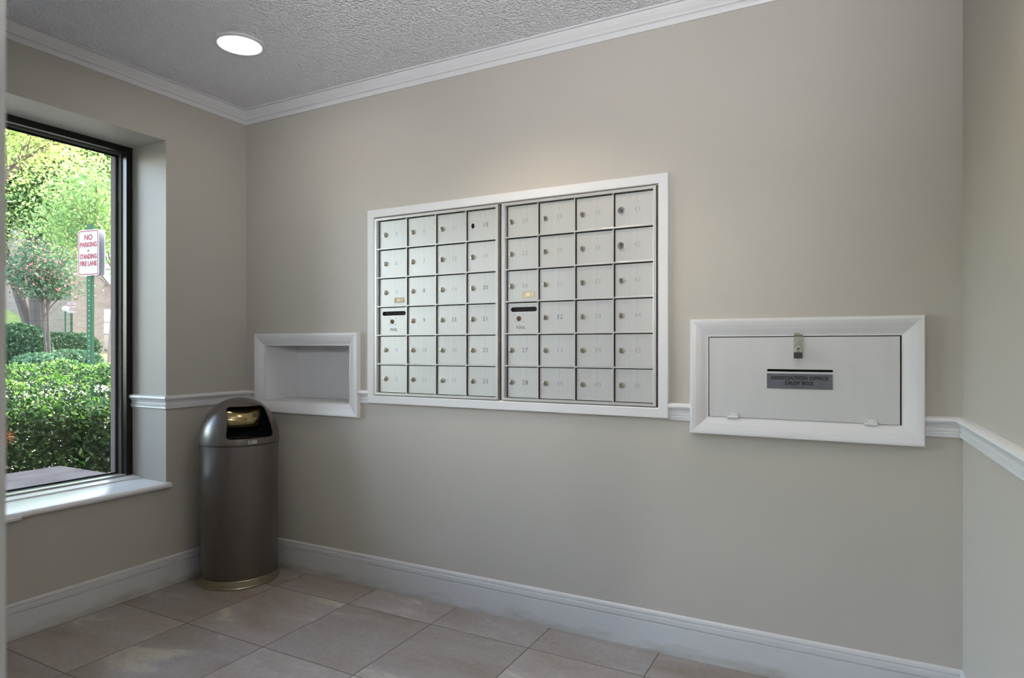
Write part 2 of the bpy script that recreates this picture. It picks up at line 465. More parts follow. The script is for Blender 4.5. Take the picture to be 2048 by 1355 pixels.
# lobby behind the camera: unseen walls, end opening sized to tune the daylight
bm = bmesh.new(); box(bm, -0.14, 0.0, YB, -2.60, 0, H)
tag(obj('wall_lobby_left', bm, PAINT), kind='structure')
bm = bmesh.new()
wall_grid(bm, [-0.14, 3.05, 3.35, 7.2], [0, 2.1, H], [(3.05, 3.35, 0, 2.1)], lambda u, v, d: (u, YB - d, v), 0.12)  # unseen end wall, its narrow slot shaped to limit daylight
tag(obj('wall_lobby_daylight_slot', bm, PAINT), kind='structure')
bm = bmesh.new(); box(bm, 7.06, 7.2, YB, -2.9, 0, H)
tag(obj('wall_lobby_right', bm, PAINT), kind='structure')
bm = bmesh.new(); box(bm, rx(-2.9), 7.2, -2.9, -2.78, 0, H)
tag(obj('wall_lobby_back', bm, PAINT), kind='structure')

# baseboards
BB = [(0.0, 0.0), (0.015, 0.0), (0.0155, 0.103), (0.0155, 0.1045), (0.0095, 0.1055), (0.0095, 0.108), (0.0135, 0.111), (0.0135, 0.127), (0.0125, 0.129), (0.0065, 0.1300), (0.0060, 0.1325), (0.0090, 0.135), (0.0075, 0.143), (0.0, 0.149)]
BL = [(a, h * 0.94) for a, h in BB]
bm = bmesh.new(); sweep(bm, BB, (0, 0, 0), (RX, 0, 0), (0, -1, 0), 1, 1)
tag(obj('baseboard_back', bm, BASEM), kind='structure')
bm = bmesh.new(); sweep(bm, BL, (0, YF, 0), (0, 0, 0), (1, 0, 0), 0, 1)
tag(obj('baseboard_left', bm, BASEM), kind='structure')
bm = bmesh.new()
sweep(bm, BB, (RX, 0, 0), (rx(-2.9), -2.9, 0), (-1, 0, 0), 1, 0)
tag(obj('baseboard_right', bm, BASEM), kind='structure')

# crown moulding
CR = [(0.0, 0.0), (0.0, -0.069), (0.007, -0.069), (0.011, -0.060), (0.011, -0.053), (0.008, -0.051), (0.008, -0.048), (0.016, -0.045), (0.018, -0.039), (0.028, -0.028), (0.036, -0.016), (0.038, -0.011), (0.034, -0.009), (0.035, -0.007), (0.044, -0.006), (0.044, 0.0)]
bm = bmesh.new(); sweep(bm, CR, (0, 0, H), (RX, 0, H), (0, -1, 0), 1, 1)
tag(obj('trim_1', bm, TRIM), kind='structure')
bm = bmesh.new(); sweep(bm, CR, (0, YF, H), (0, 0, H), (1, 0, 0), 0, 1)
tag(obj('trim_2', bm, TRIM), kind='structure')

# chair rail (short lengths between the boxes in the wall)
RL = [(0.0, 0.0), (0.006, 0.0), (0.009, 0.004), (0.008, 0.009), (0.0105, 0.011), (0.0105, 0.015), (0.0045, 0.017), (0.007, 0.021), (0.0065, 0.030), (0.010, 0.040), (0.018, 0.046), (0.021, 0.052), (0.019, 0.059), (0.012, 0.063), (0.0, 0.065)]
bm = bmesh.new(); sweep(bm, RL, (0, 0, 0.846), (0.092, 0, 0.846), (0, -1, 0), 1, 0)
tag(obj('trim_3', bm, TRIM), kind='structure')
bm = bmesh.new(); sweep(bm, RL, (0.80, 0, 0.873), (0.865, 0, 0.873), (0, -1, 0))
tag(obj('trim_4', bm, TRIM), kind='structure')
bm = bmesh.new(); sweep(bm, RL, (2.298, 0, 0.871), (2.382, 0, 0.870), (0, -1, 0))
tag(obj('trim_5', bm, TRIM), kind='structure')
bm = bmesh.new(); sweep(bm, RL, (3.100, 0, 0.862), (RX, 0, 0.862), (0, -1, 0), 0, 1)
tag(obj('trim_6', bm, TRIM), kind='structure')
bm = bmesh.new(); sweep(bm, RL, (RX, 0, 0.862), (rx(-2.9), -2.9, 0.862), (-1, 0, 0), 1, 0)
tag(obj('trim_7', bm, TRIM), kind='structure')
bm = bmesh.new(); sweep(bm, RL, (0, WY1, 0.846), (0, 0, 0.846), (1, 0, 0), -1, 1)
sweep(bm, RL, (-0.268, WY1, 0.846), (0, WY1, 0.846), (0, -1, 0), 0, -1)
tag(obj('trim_8', bm, TRIM), kind='structure')

# ------------------------------------------------------------------ window
win = tag(empty('window_1', (-0.31, -1.25, 0.5)), kind='structure')
def wp(name, bm, m, **k):
    o = obj(name, bm, m, **k); o.parent = win; o.location = (0.31, 1.25, -0.5); return o
def yzframe(bm, x0, x1, y0, y1, z0, z1, w, wb=None):
    wb = w if wb is None else wb
    box(bm, x0, x1, y0, y0 + w, z0, z1); box(bm, x0, x1, y1 - w, y1, z0, z1)
    box(bm, x0, x1, y0 + w, y1 - w, z1 - w, z1); box(bm, x0, x1, y0 + w, y1 - w, z0, z0 + wb)
bm = bmesh.new(); yzframe(bm, -0.300, -0.262, WY0, WY1 - 0.002, 0.500, WZ1, 0.030, 0.012)
wp('window_frame', bm, DARKFR)
bm = bmesh.new(); yzframe(bm, -0.345, -0.300, WY0, WY1 - 0.002, 0.500, WZ1, 0.036, 0.018)
wp('glazing_stop', bm, OLIVE)
bm = bmesh.new(); box(bm, -0.3005, -0.2615, WY0 + 0.03, WY1 - 0.034, 0.5122, 0.5165)  # bright strip added for the sky reflection along the bottom frame
wp('sky_reflection_strip', bm, ALUF)
bm = bmesh.new(); yzframe(bm, -0.330, -0.324, WY0 + 0.036, WY1 - 0.038, 0.518, WZ1 - 0.036, 0.009, 0.006)
wp('gasket', bm, BLACK)
bm = bmesh.new(); box(bm, -0.331, -0.325, WY0 + 0.036, WY1 - 0.038, 0.518, WZ1 - 0.036)
g = wp('pane', bm, GLASS)
bm = bmesh.new(); yzframe(bm, -0.380, -0.345, WY0 - 0.02, WY1, 0.490, WZ1 + 0.01, 0.040, 0.022)
wp('outer_frame', bm, mat('weathered_outer_frame', (0.075, 0.062, 0.055), 0.8, spec=0.05))
bm = bmesh.new()
SP = [(-0.262, 0.0), (-0.262, 0.040), (-0.225, 0.036), (-0.205, 0.034), (-0.200, 0.028), (0.010, 0.026), (0.020, 0.022), (0.024, 0.013), (0.020, 0.004), (0.010, 0.0)]
SP2 = [(a, h) for a, h in SP]
sweep(bm, SP2, (0, WY0 - 0.02, 0.470), (0, WY1, 0.470), (1, 0, 0))
bx = [(0.0, 0.0), (0.0, 0.026), (0.010, 0.026), (0.020, 0.022), (0.024, 0.013), (0.020, 0.004), (0.010, 0.0)]
sweep(bm, bx, (0, WY1, 0.470), (0, WY1 + 0.016, 0.470), (1, 0, 0))
wp('window_sill', bm, SILLW, smooth=True)
bm = bmesh.new()
sweep(bm, [(0.0, 0.0), (0.0, 0.020), (0.026, 0.020), (0.031, 0.010), (0.026, 0.0)], (0, -1.30, 0.4665), (0, -1.075, 0.4665), (1, 0, 0))
wp('sill_nosing_patch', bm, SILLW)
# exterior masonry
bm = bmesh.new()
wall_grid(bm, [-6, WY0 - 0.05, -0.436, 1.0], [-0.3, 0.40, 2.18, 5.0], [(WY0 - 0.05, -0.436, 0.40, 2.18)], lambda u, v, d: (-0.365 - d, u, v), 0.10)
tag(obj('wall_outer', bm, OUTBRICK), kind='structure')
bm = bmesh.new(); box(bm, -0.95, -0.365, WY0 - 0.05, -0.437, 0.30, 0.492, 0.006)
tag(obj('trim_9', bm, mat('slate_outer_sill', (0.022, 0.024, 0.028), 0.95, spec=0.03, vary=0.25, vscale=(8, 8, 8))), kind='structure')

# ------------------------------------------------------------------ recessed ceiling lights
WHITE_DIFF = mat('lit_white_diffuser', (0.9, 0.9, 0.9), 0.5, emit=((1.0, 0.87, 0.71), 11.0 * LAMP_GAIN))
BAFFLE = mat('white_light_trim_ring', (0.6, 0.6, 0.62), 0.4)
RECV = mat('cool_lit_diffuser', (0.9, 0.9, 0.9), 0.5, emit=((1.0, 0.95, 0.9), 3.6 * LAMP_GAIN))
ring_bm = bmesh.new()
lathe(ring_bm, [(0.086, -0.001), (0.086, -0.009), (0.091, -0.011), (0.101, -0.007), (0.104, -0.001)], 64)
ring0 = obj('trim_ring', ring_bm, BAFFLE, smooth=True); ring_me = ring0.data
bpy.data.objects.remove(ring0)
d_bm = bmesh.new(); lathe(d_bm, [(0.0, -0.0085), (0.04, -0.008), (0.0865, -0.005)], 48)
d0 = obj('diffuser', d_bm, None, smooth=True); diff_me = d0.data; bpy.data.objects.remove(d0)
def downlight(x, y, label, dm, watts, col):
    t = tag(empty('recessed_ceiling_light', (x, y, H)), label, 'ceiling light')
    link_mesh('trim_ring', ring_me, None, t)
    me = diff_me.copy(); me.materials.clear(); me.materials.append(dm)
    link_mesh('diffuser', me, None, t)
    ld = bpy.data.lights.new('lamp', 'AREA'); ld.shape = 'DISK'; ld.size = 0.16; ld.energy = watts * LAMP_GAIN; ld.color = col
    lo_ = bpy.data.objects.new('lamp', ld); COL.objects.link(lo_); lo_.parent = t; lo_.location = (0, 0, -0.014)
    return t
downlight(0.642, -0.560, 'round recessed light with glowing white diffuser in the textured ceiling', RECV, 0.8, (1.0, 0.93, 0.84))
WARM = (1.0, 0.84, 0.66)
for (x, y, en) in ((1.80, -0.56, 16), (2.75, -1.0, 9)):  # unseen spots assumed for brightness; the first follows the wall's warm patch
    sd = bpy.data.lights.new('assumed_ceiling_spot', 'SPOT'); sd.energy = en * LAMP_GAIN; sd.spot_size = R(120); sd.spot_blend = 0.9
    sd.shadow_soft_size = 0.07; sd.color = WARM
    so = bpy.data.objects.new('assumed_ceiling_spot', sd); COL.objects.link(so); so.location = (x, y, H - 0.03)
for (x, y) in ((2.0, -4.0), (4.6, -4.0), (3.3, -5.6)):  # unseen fill lamps added to brighten the room from the lobby
    sd = bpy.data.lights.new('lobby_fill_lamp', 'AREA'); sd.shape = 'DISK'; sd.size = 0.3; sd.energy = 3 * LAMP_GAIN; sd.color = (1.0, 0.93, 0.85)
    so = bpy.data.objects.new('lobby_fill_lamp', sd); COL.objects.link(so); so.location = (x, y, H - 0.02)

# fill lamp added behind the camera, an assumed flash bounced off the ceiling
fd = bpy.data.lights.new('bounce_fill', 'SPOT'); fd.energy = 128; fd.spot_size = R(110); fd.spot_blend = 1.0; fd.shadow_soft_size = 0.12; fd.color = (0.97, 0.97, 1.0)
fo = bpy.data.objects.new('bounce_fill', fd); COL.objects.link(fo); fo.location = (3.0, -2.60, 1.55)
fo.rotation_euler = (Vector((2.0, -1.4, 2.41)) - fo.location).to_track_quat('-Z', 'Y').to_euler()

# ------------------------------------------------------------------ mailboxes
bm = bmesh.new()
pframe(bm, 0.862, 2.299, 0.877, 1.792, [(0, 0.0), (0, -0.018), (0.003, -0.0205), (0.035, -0.0205), (0.038, -0.018), (0.038, 0.0)])
tag(obj('mailbox_surround', bm, TRIM), 'flat white mitred wooden surround framing both banks of metal mailboxes', 'picture frame trim')

Z0, ZP = 1.738, 0.1348
COLS_L = [0.916, 1.089, 1.251, 1.411, 1.562]
COLS_R = [1.603, 1.760, 1.923, 2.084, 2.241]
door_me = {}
lock_bm = bmesh.new()
lathe(lock_bm, [(0.0112, 0.0), (0.0112, -0.003), (0.0098, -0.0055), (0.0072, -0.006), (0.0068, -0.0045), (0.0, -0.0045)], 28, 'Y')
lk = obj('lock', lock_bm, LOCKM, smooth=True); lock_me = lk.data; bpy.data.objects.remove(lk)
kb = bmesh.new(); box(kb, -0.0011, 0.0011, -0.0050, -0.0044, -0.0055, 0.0045)
kh = obj('keyhole', kb, BLACK); key_me = kh.data; bpy.data.objects.remove(kh)
lock_bm = bmesh.new()
lathe(lock_bm, [(0.0140, 0.0), (0.0140, -0.007), (0.0122, -0.010), (0.008, -0.0105), (0.0075, -0.008), (0.0, -0.008)], 28, 'Y')
lk = obj('lock', lock_bm, CHROME, smooth=True); biglock_me = lk.data; bpy.data.objects.remove(lk)
lock_bm = bmesh.new()
lathe(lock_bm, [(0.0105, 0.0), (0.0105, -0.002), (0.009, -0.003), (0.006, -0.003), (0.005, -0.001), (0.0, -0.001)], 28, 'Y')
lk = obj('lock', lock_bm, COPPER, smooth=True); coplock_me = lk.data; bpy.data.objects.remove(lk)

CARDM = mat('yellowed_card_label', (0.50, 0.43, 0.29), 0.6, vary=0.2, vscale=(60, 60, 60))
CARDW = mat('pale_card_insert', (0.68, 0.62, 0.46), 0.6)
CLEARSET = {8, 9, 18, 20, 22, 27, 28, 23, 32, 21, 15}
fl_rnd = random.Random(11)

def mailbox_bank(cols, numbers, label, slotx, mailrow=3):
    xl, xr = cols[0] - 0.012, cols[-1] + 0.011
    base = Vector(((xl + xr) / 2, 0.0, 0.923))
    t = tag(empty('mailbox_bank', base), label, 'mailboxes', 'banks of metal mailboxes in the wall')
    def sub(o, par=t, off=base):
        o.parent = par; o.location = Vector(o.location) - off; return o
    # frame: outer bars, continuous shelves in front, uprights a little behind
    bm = bmesh.new()
    zt, zb = Z0, Z0 - 6 * ZP
    box(bm, xl, cols[0], -0.018, 0.002, zb - 0.010, zt + 0.010, 0.0008)
    box(bm, cols[-1], xr, -0.018, 0.002, zb - 0.010, zt + 0.010, 0.0008)
    box(bm, cols[0], cols[-1], -0.018, 0.002, zt, zt + 0.010)
    box(bm, cols[0], cols[-1], -0.018, 0.002, zb - 0.010, zb)
    for k in range(1, 6):
        z = Z0 - k * ZP
        box(bm, cols[0] - 0.001, cols[-1] + 0.001, -0.0165, -0.0115, z - 0.0028, z + 0.0028, 0.0006)
    for k in range(1, 4):
        box(bm, cols[k] - 0.0040, cols[k] + 0.0008, -0.0125, -0.0075, zb, zt)
    sub(obj('frame', bm, ALUF))
    bm = bmesh.new(); box(bm, xl - 0.0035, xr + (0.0035 if cols is COLS_L else 0.0125), 0.003, 0.10, zb - 0.0112, zt + 0.0130)  # black backing, widened so the gaps read as shadow lines
    sub(obj('gap_shade_backing', bm, BLACK))
    # inner lip seen on the left of each bank
    bm = bmesh.new()
    box(bm, cols[0], cols[0] + 0.008, -0.010, 0.002, zb, zt)
    sub(obj('side_channel', bm, mat('dull_grey_channel', (0.34, 0.35, 0.37), 0.45, 0.6)))
    for c in range(4):
        x0 = cols[c] + (0.0135 if c == 0 else 0.0055); x1 = cols[c + 1] - (0.0042 if c < 3 else 0.0012)
        if c == 3: x1 -= 0.0
        rows = [numbers[c][r] for r in range(6)]
        for r in range(6):
            z1 = Z0 - r * ZP - (0.0068 if r else 0.0045); z0 = Z0 - (r + 1) * ZP + 0.0030
            num = rows[r]; zc = (z0 + z1) / 2; w = x1 - x0; hgt = z1 - z0
            lockx = (cols[c] + (0.046 if (c == 0 and cols is COLS_L) else 0.0305)) - x0
            org = Vector((x0, -0.004, zc))
            if num is None:
                lp = [rect(0, w, -hgt / 2, hgt / 2), slot_loop(0.012, w - 0.005 if w < 0.16 else w - 0.006, 0.036, 0.0098)]
                me = curve_mesh('door', lp, 0.0012)
                d = link_mesh('mail_slot_door', me, ALU); tag(d, 'door with a wide black mail slot, small copper lock and the word MAIL')
                nm = 'mail'
            else:
                if num == 18:
                    me = curve_mesh('door', [rect(0, w, -hgt / 2, hgt / 2), [(lockx + 0.0085 * math.cos(q * math.pi / 10), 0.0115 * math.sin(q * math.pi / 10)) for q in range(20)]], 0.0012)
                else:
                    me = curve_mesh('door', [rect(0, w, -hgt / 2, hgt / 2)], 0.0012)
                d = link_mesh('door', me, ALU)
                if num == 18: d['label'] = 'door with an empty black lock hole'
            me.materials.clear(); me.materials.append(ALU)
            d.location = org; d.rotation_euler = (fl_rnd.uniform(-.006, .006), 0, fl_rnd.uniform(-.009, .009))
            sub(d)
            def put(name, me_, m_, x, y, z, lab=None, rot=0):
                o = link_mesh(name, me_, m_, d); o.location = (x, y, z); o.rotation_euler = (0, rot, 0)
                if lab: o['label'] = lab
                return o
            if num is None:
                lx = slotx - x0 + 0.0
                put('lock', coplock_me, None, lx, -0.0013, -0.002, 'small copper-coloured keyhole lock')
                mt = text_mesh('lettering', 'MAIL', 0.0205, 0.0003)
                put('lettering', mt, CLEAR, lx + 0.010, -0.0015, -0.040)
                for sx in (-1, 1):
                    for sz in (-1, 1):
                        b2 = bmesh.new(); lathe(b2, [(0.0022, 0), (0.0018, -0.0008), (0, -0.001)], 10, 'Y')
                        rv = obj('rivet', b2, CLEAR, d); rv.location = (lx + 0.001 + sx * 0.019, -0.0012, -0.001 + sz * 0.0145)
            else:
                if num != 18:
                    rot = fl_rnd.uniform(-0.35, 0.35)
                    if num in (41, 42):
                        put('lock', biglock_me, None, lockx, -0.0012, 0, 'larger bright chrome lock', rot)
                    else:
                        put('lock', lock_me, None, lockx, -0.0012, 0, None, rot)
                    put('keyhole', key_me, None, lockx + 0.0005, -0.0042 if num in (41, 42) else -0.0012, -0.001, None, rot)
                nt_ = text_mesh('number', str(num), 0.0265, 0.0003, space=1.12)
                put('number', nt_, CLEAR if num in CLEARSET else FAINT, lockx + 0.063, -0.0015, 0.0)
                if num in (3, 26):
                    b2 = bmesh.new(); box(b2, -0.027, 0.027, -0.0025, 0, -0.0125, 0.0125, 0.001)
                    cd = obj('card_holder', b2, CARDM, d); cd.location = (lockx + (0.079 if num == 3 else 0.078), -0.0013, -0.038)
                    cd['label'] = 'small brass card holder with a yellowed card'
                    b2 = bmesh.new(); box(b2, -0.0105, 0.0105, -0.0032, -0.0024, -0.0062, 0.0062)
                    c2 = obj('card', b2, CARDW, d); c2.location = cd.location
    # piano hinge on the right
    bm = bmesh.new(); n = 58
    for k in range(n):
        za = zb - 0.008 + k * (zt - zb + 0.016) / n
        zc_ = za + (zt - zb + 0.016) / n * 0.86
        tube(bm, [(xr + 0.0042, -0.008, za), (xr + 0.0042, -0.008, zc_)], 0.0024, 8)
    h = sub(obj('piano_hinge', bm, mat('worn_steel_hinge', (0.16, 0.135, 0.11), 0.6, 0.3, vary=0.3, vscale=(40, 40, 90))))
    h['label'] = 'long knuckled steel hinge'
    return t
NUM_L = [[1, 2, 3, None, 4, 5], [6, 7, 8, 9, 10, 11], [12, 13, 14, 15, 16, 17], [18, 19, 20, 21, 22, 23]]
NUM_R = [[24, 25, 26, None, 27, 28], [29, 30, 31, 32, 33, 34], [35, 36, 37, 38, 39, 40], [41, 42, 43, 44, 45, 46]]
mailbox_bank(COLS_L, NUM_L, 'left bank of aluminium mailboxes numbered 1 to 23, beside the open wall niche', 1.000)
mailbox_bank(COLS_R, NUM_R, 'right bank of aluminium mailboxes numbered 24 to 46, nearer the drop box', 1.667)

# ------------------------------------------------------------------ open niche
CAS = [(0, 0.0), (0, -0.022), (0.003, -0.026), (0.010, -0.026), (0.022, -0.0235), (0.038, -0.018), (0.052, -0.0115), (0.058, -0.009), (0.0625, -0.009), (0.0625, -0.001), (0.056, 0.0)]
ni = tag(empty('wall_niche', (0.446, 0, 0.80)), 'open white box niche with moulded frame set in the wall above the trash can', 'wall niche')
def nip(name, bm, m, off, par): o = obj(name, bm, m, par); o.location = -Vector(off); return o
bm = bmesh.new(); pframe(bm, 0.092, 0.803, 0.803, 1.2135, CAS)
nip('frame', bm, TRIM, (0.446, 0, 0.80), ni)
bm = bmesh.new()
x0, x1, z0, z1 = NI; dpt = 0.215; tk = 0.008
box(bm, x0 - tk, x0, 0.001, dpt, z0 - tk, z1 + tk); box(bm, x1, x1 + tk, 0.001, dpt, z0 - tk, z1 + tk)
box(bm, x0, x1, 0.001, dpt, z0 - tk, z0); box(bm, x0, x1, 0.001, dpt, z1, z1 + tk)
box(bm, x0 - tk, x1 + tk, dpt, dpt + tk, z0 - tk, z1 + tk)
nip('box_liner', bm, TRIM, (0.446, 0, 0.80), ni)

# ------------------------------------------------------------------ drop box
DB = Vector((2.742, 0, 0.83))
db = tag(empty('drop_box', DB), 'white framed association office drop box door with letter slot, right of the mailboxes', 'drop box')
bm = bmesh.new(); pframe(bm, 2.379, 3.104, 0.8295, 1.2425, CAS)
nip('frame', bm, TRIM, DB, db)
me = curve_mesh('door', [rect(2.4445, 3.0370, 0.8935, 1.1768), slot_loop(2.640, 2.846, 1.062, 0.0042)], 0.008)
PANEL = mat('white_painted_plywood_door', (0.55, 0.55, 0.55), 0.38, vary=0.02, vscale=(30, 30, 4), bump=(0.12, (90, 90, 6), 0.002))
me.materials.clear(); me.materials.append(PANEL)
d = link_mesh('door', me, PANEL, db); d.location = Vector((0, 0.001, 0)) - DB
bm = bmesh.new(); box(bm, DI[0], DI[1], 0.035, 0.20, DI[2], DI[3]); bm2 = bm
nip('box_body', bm, BLACK, DB, db)
bm = bmesh.new(); box(bm, 2.640, 2.8445, -0.0092, -0.0072, 1.0000, 1.0515, 0.0003)
npl = nip('name_plate', bm, PLATE, DB, db); npl['label'] = 'brushed grey metal name plate reading ASSOCIATION OFFICE DROP BOX'
tm = text_mesh('lettering', 'ASSOCIATION OFFICE\nDROP BOX', 0.0162, 0.0002, lead=1.08, space=1.12, offset=0.0011)
o = link_mesh('lettering', tm, TXT, npl); o.location = (2.7425, -0.0095, 1.0275)
# hinges
for hx, hz, w in ((2.527, 0.8965, 0.036), (2.955, 0.8950, 0.036)):
    bm = bmesh.new()
    box(bm, hx - w / 2, hx + w / 2, -0.0115, -0.0072, hz - 0.001, hz + 0.0125, 0.0008)
    tube(bm, [(hx - w / 2, -0.013, hz - 0.003), (hx + w / 2, -0.013, hz - 0.003)], 0.0042, 10)
    hg = nip('hinge', bm, TRIM, DB, db)
    bm = bmesh.new()
    for s in (-1, 1): lathe(bm, [(0.0022, 0), (0.0022, -0.001), (0, -0.0012)], 10, 'Y', (hx + s * w * 0.33, -0.0115, hz + 0.007))
    obj('screw', bm, mat('grey_screw_heads', (0.35, 0.35, 0.34), 0.4, 0.5), hg)
# hasp
bm = bmesh.new()
lp = [(-0.0145, 0.0), (0.0145, 0.0), (0.0145, -0.022), (0.012, -0.025), (0.0145, -0.028), (0.0145, -0.056), (0.011, -0.060), (-0.011, -0.060), (-0.0145, -0.056), (-0.0145, -0.028), (-0.012, -0.025), (-0.0145, -0.022)]
me = curve_mesh('hasp', [lp, rect(-0.0022, 0.0022, -0.047, -0.031)], 0.001)
me.materials.clear(); me.materials.append(HASPM)
hs = link_mesh('hasp', me, HASPM, db); hs.location = Vector((2.7405, -0.0105, 1.1805)) - DB
hs['label'] = 'dull zinc hasp plate'
bm = bmesh.new(); tube(bm, [(2.7265, -0.0135, 1.1825), (2.7545, -0.0135, 1.1825)], 0.0035, 10)
box(bm, 2.727, 2.744, -0.0125, -0.0095, 1.1835, 1.191, 0.0006)
nip('hasp_knuckle', bm, HASPM, DB, db)
bm = bmesh.new(); tube(bm, [(2.7405, -0.0085, 1.1485), (2.7405, -0.019, 1.1485), (2.7405, -0.0235, 1.1430), (2.7405, -0.019, 1.1375), (2.7405, -0.0085, 1.1375)], 0.0018, 8)
nip('staple', bm, HASPM, DB, db)
# padlock
pl = tag(empty('padlock', (2.7405, -0.023, 1.105)), 'small dark steel padlock hanging from the hasp of the drop box', 'padlock')
bm = bmesh.new()
for k in range(7):
    z = -0.0005 + k * 0.0029
    box(bm, -0.0135, 0.0135, -0.0065, 0.0065, z, z + 0.0026, 0.0005)
box(bm, -0.0130, 0.0130, -0.0060, 0.0060, 0.0, 0.019)
obj('body', bm, PADM, pl)
bm = bmesh.new()
pts = [(-0.0085, 0, 0.018), (-0.0085, 0, 0.029)] + [(-0.0085 * math.cos(a), 0, 0.029 + 0.0085 * math.sin(a)) for a in [math.pi * k / 10 for k in range(1, 10)]] + [(0.0085, 0, 0.029), (0.0085, 0, 0.018)]
tube(bm, pts, 0.0023, 10)
obj('shackle', bm, CHROME, pl, smooth=True)
bm = bmesh.new(); lathe(bm, [(0.004, 0), (0.004, -0.001), (0, -0.001)], 14, 'Z', (0, 0, -0.0005)); obj('keyway', bm, BLACK, pl)

# ------------------------------------------------------------------ trash can
CX_, CY_ = 0.210, -0.210
can = tag(empty('trash_can', (CX_, CY_, 0)), 'brown dome-topped metal trash can with push flap in the corner by the window', 'trash can')
rB = 0.178
bm = bmesh.new()
lathe(bm, [(0.0, 0.030), (rB - 0.002, 0.030), (rB, 0.034), (rB, 0.672), (rB - 0.004, 0.674), (0.0, 0.674)], 96)
obj('body', bm, CAN, can, smooth=True)
bm = bmesh.new()
lathe(bm, [(0.0, 0.0005), (0.181, 0.0005), (0.186, 0.002), (0.187, 0.005), (0.1835, 0.008), (0.1815, 0.034), (0.1840, 0.037), (0.1825, 0.0395), (0.1785, 0.040)], 96)
bd = obj('base_band', bm, CANBAND, can, smooth=True); bd['label'] = 'tarnished brass band around the foot'
bm = bmesh.new()
for ang in (-62, 0, -124):
    a = R(ang); c = Vector((0.1825 * math.cos(a), 0.1825 * math.sin(a), 0.020))
    ring = [bm.verts.new(c + Vector((-math.sin(a) * 0.0022 * math.cos(q), math.cos(a) * 0.0022 * math.cos(q), 0.0022 * math.sin(q)))) for q in [k * math.pi / 5 for k in range(10)]]
    tip = bm.verts.new(c + Vector((math.cos(a) * 0.0008, math.sin(a) * 0.0008, 0)))
    for k in range(10): bm.faces.new((ring[k], ring[(k + 1) % 10], tip))
obj('rivet', bm, BLACK, bd)
# dome with an opening cut through it
prof = [(0.1835, 0.676), (0.1850, 0.681), (0.1845, 0.690)]
for k in range(1, 25):
    a = R(90) * k / 24
    prof.append((0.1840 * math.cos(a) ** 0.93 if k < 24 else 0.0, 0.690 + 0.203 * math.sin(a) ** 1.03))
inner = [(max(0.0, r - 0.006) if r > 0 else 0.0, z - 0.005) for r, z in prof[3:]][::-1]
inner += [(0.178, 0.676)]
bm = bmesh.new(); lathe(bm, prof + inner, 96)
bmesh.ops.remove_doubles(bm, verts=bm.verts, dist=1e-5)
ra = [v for v in bm.verts if abs(v.co.z - 0.676) < 1e-4]
outer = sorted([v for v in ra if v.co.xy.length > 0.181], key=lambda v: math.atan2(v.co.y, v.co.x))
inn = sorted([v for v in ra if v.co.xy.length < 0.181], key=lambda v: math.atan2(v.co.y, v.co.x))
for k in range(len(outer)):
    k2 = (k + 1) % len(outer); bm.faces.new((outer[k], outer[k2], inn[k2], inn[k]))
bmesh.ops.recalc_face_normals(bm, faces=bm.faces[:])
dome = obj('dome_lid', bm, CAN, can, smooth=True)
FACE = R(-21)
def rounded(poly, r, n=6):
    out = []
    m = len(poly)
    for i in range(m):
        p = Vector(poly[i]); a = (Vector(poly[i - 1]) - p).normalized(); b = (Vector(poly[(i + 1) % m]) - p).normalized()
        p0, p1 = p + a * r, p + b * r
        for k in range(n + 1):
            t = k / n; out.append(tuple((p0 * (1 - t) ** 2 + p * 2 * t * (1 - t) + p1 * t * t)))
    return out
hole = rounded([(-0.112, 0.708), (0.112, 0.708), (0.088, 0.856), (-0.088, 0.856)], 0.020)
bm = bmesh.new()
va = [bm.verts.new((0.02, x, z)) for x, z in hole]; vb = [bm.verts.new((0.30, x, z)) for x, z in hole]
bm.faces.new(va); bm.faces.new(vb[::-1])
for k in range(len(hole)):
    k2 = (k + 1) % len(hole); bm.faces.new((va[k], va[k2], vb[k2], vb[k]))
bmesh.ops.rotate(bm, verts=bm.verts, cent=(0, 0, 0), matrix=Matrix.Rotation(FACE, 3, 'Z'))
cut = obj('cutter', bm, CAN); cut.location = (CX_, CY_, 0)
md = dome.modifiers.new('cut', 'BOOLEAN'); md.operation = 'DIFFERENCE'; md.object = cut; md.solver = 'EXACT'
dg = bpy.context.evaluated_depsgraph_get(); dg.update()
nm = bpy.data.meshes.new_from_object(dome.evaluated_get(dg))
dome.modifiers.clear(); dome.data = nm
bpy.data.objects.remove(cut)
# dark liner inside the dome, swinging flap
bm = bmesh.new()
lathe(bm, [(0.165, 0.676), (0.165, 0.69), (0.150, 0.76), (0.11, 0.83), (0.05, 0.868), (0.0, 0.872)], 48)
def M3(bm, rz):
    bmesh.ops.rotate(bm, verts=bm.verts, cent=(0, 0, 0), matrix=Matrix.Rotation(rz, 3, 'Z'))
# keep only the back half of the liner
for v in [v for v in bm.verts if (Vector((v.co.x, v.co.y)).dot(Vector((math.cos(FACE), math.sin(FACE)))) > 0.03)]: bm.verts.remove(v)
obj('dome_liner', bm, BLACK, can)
bm = bmesh.new()
fl = [(0.104, -0.092, 0.712), (0.104, 0.092, 0.712), (0.118, 0.078, 0.835), (0.118, -0.078, 0.835)]
n_ = 10
rows_ = []
for i in range(n_ + 1):
    t = i / n_; row = []
    for j in range(n_ + 1):
        s = j / n_ * 2 - 1
        w = 0.072 + 0.018 * t
        row.append(bm.verts.new((0.098 + 0.030 * t * (1 - t) * 2 - 0.02 * t - 0.018 * s * s, s * w - 0.010, 0.757 + 0.080 * t)))
    rows_.append(row)
for i in range(n_):
    for j in range(n_): bm.faces.new((rows_[i][j], rows_[i][j + 1], rows_[i + 1][j + 1], rows_[i + 1][j]))
ret = bmesh.ops.solidify(bm, geom=bm.faces[:], thickness=0.002)
M3(bm, FACE)
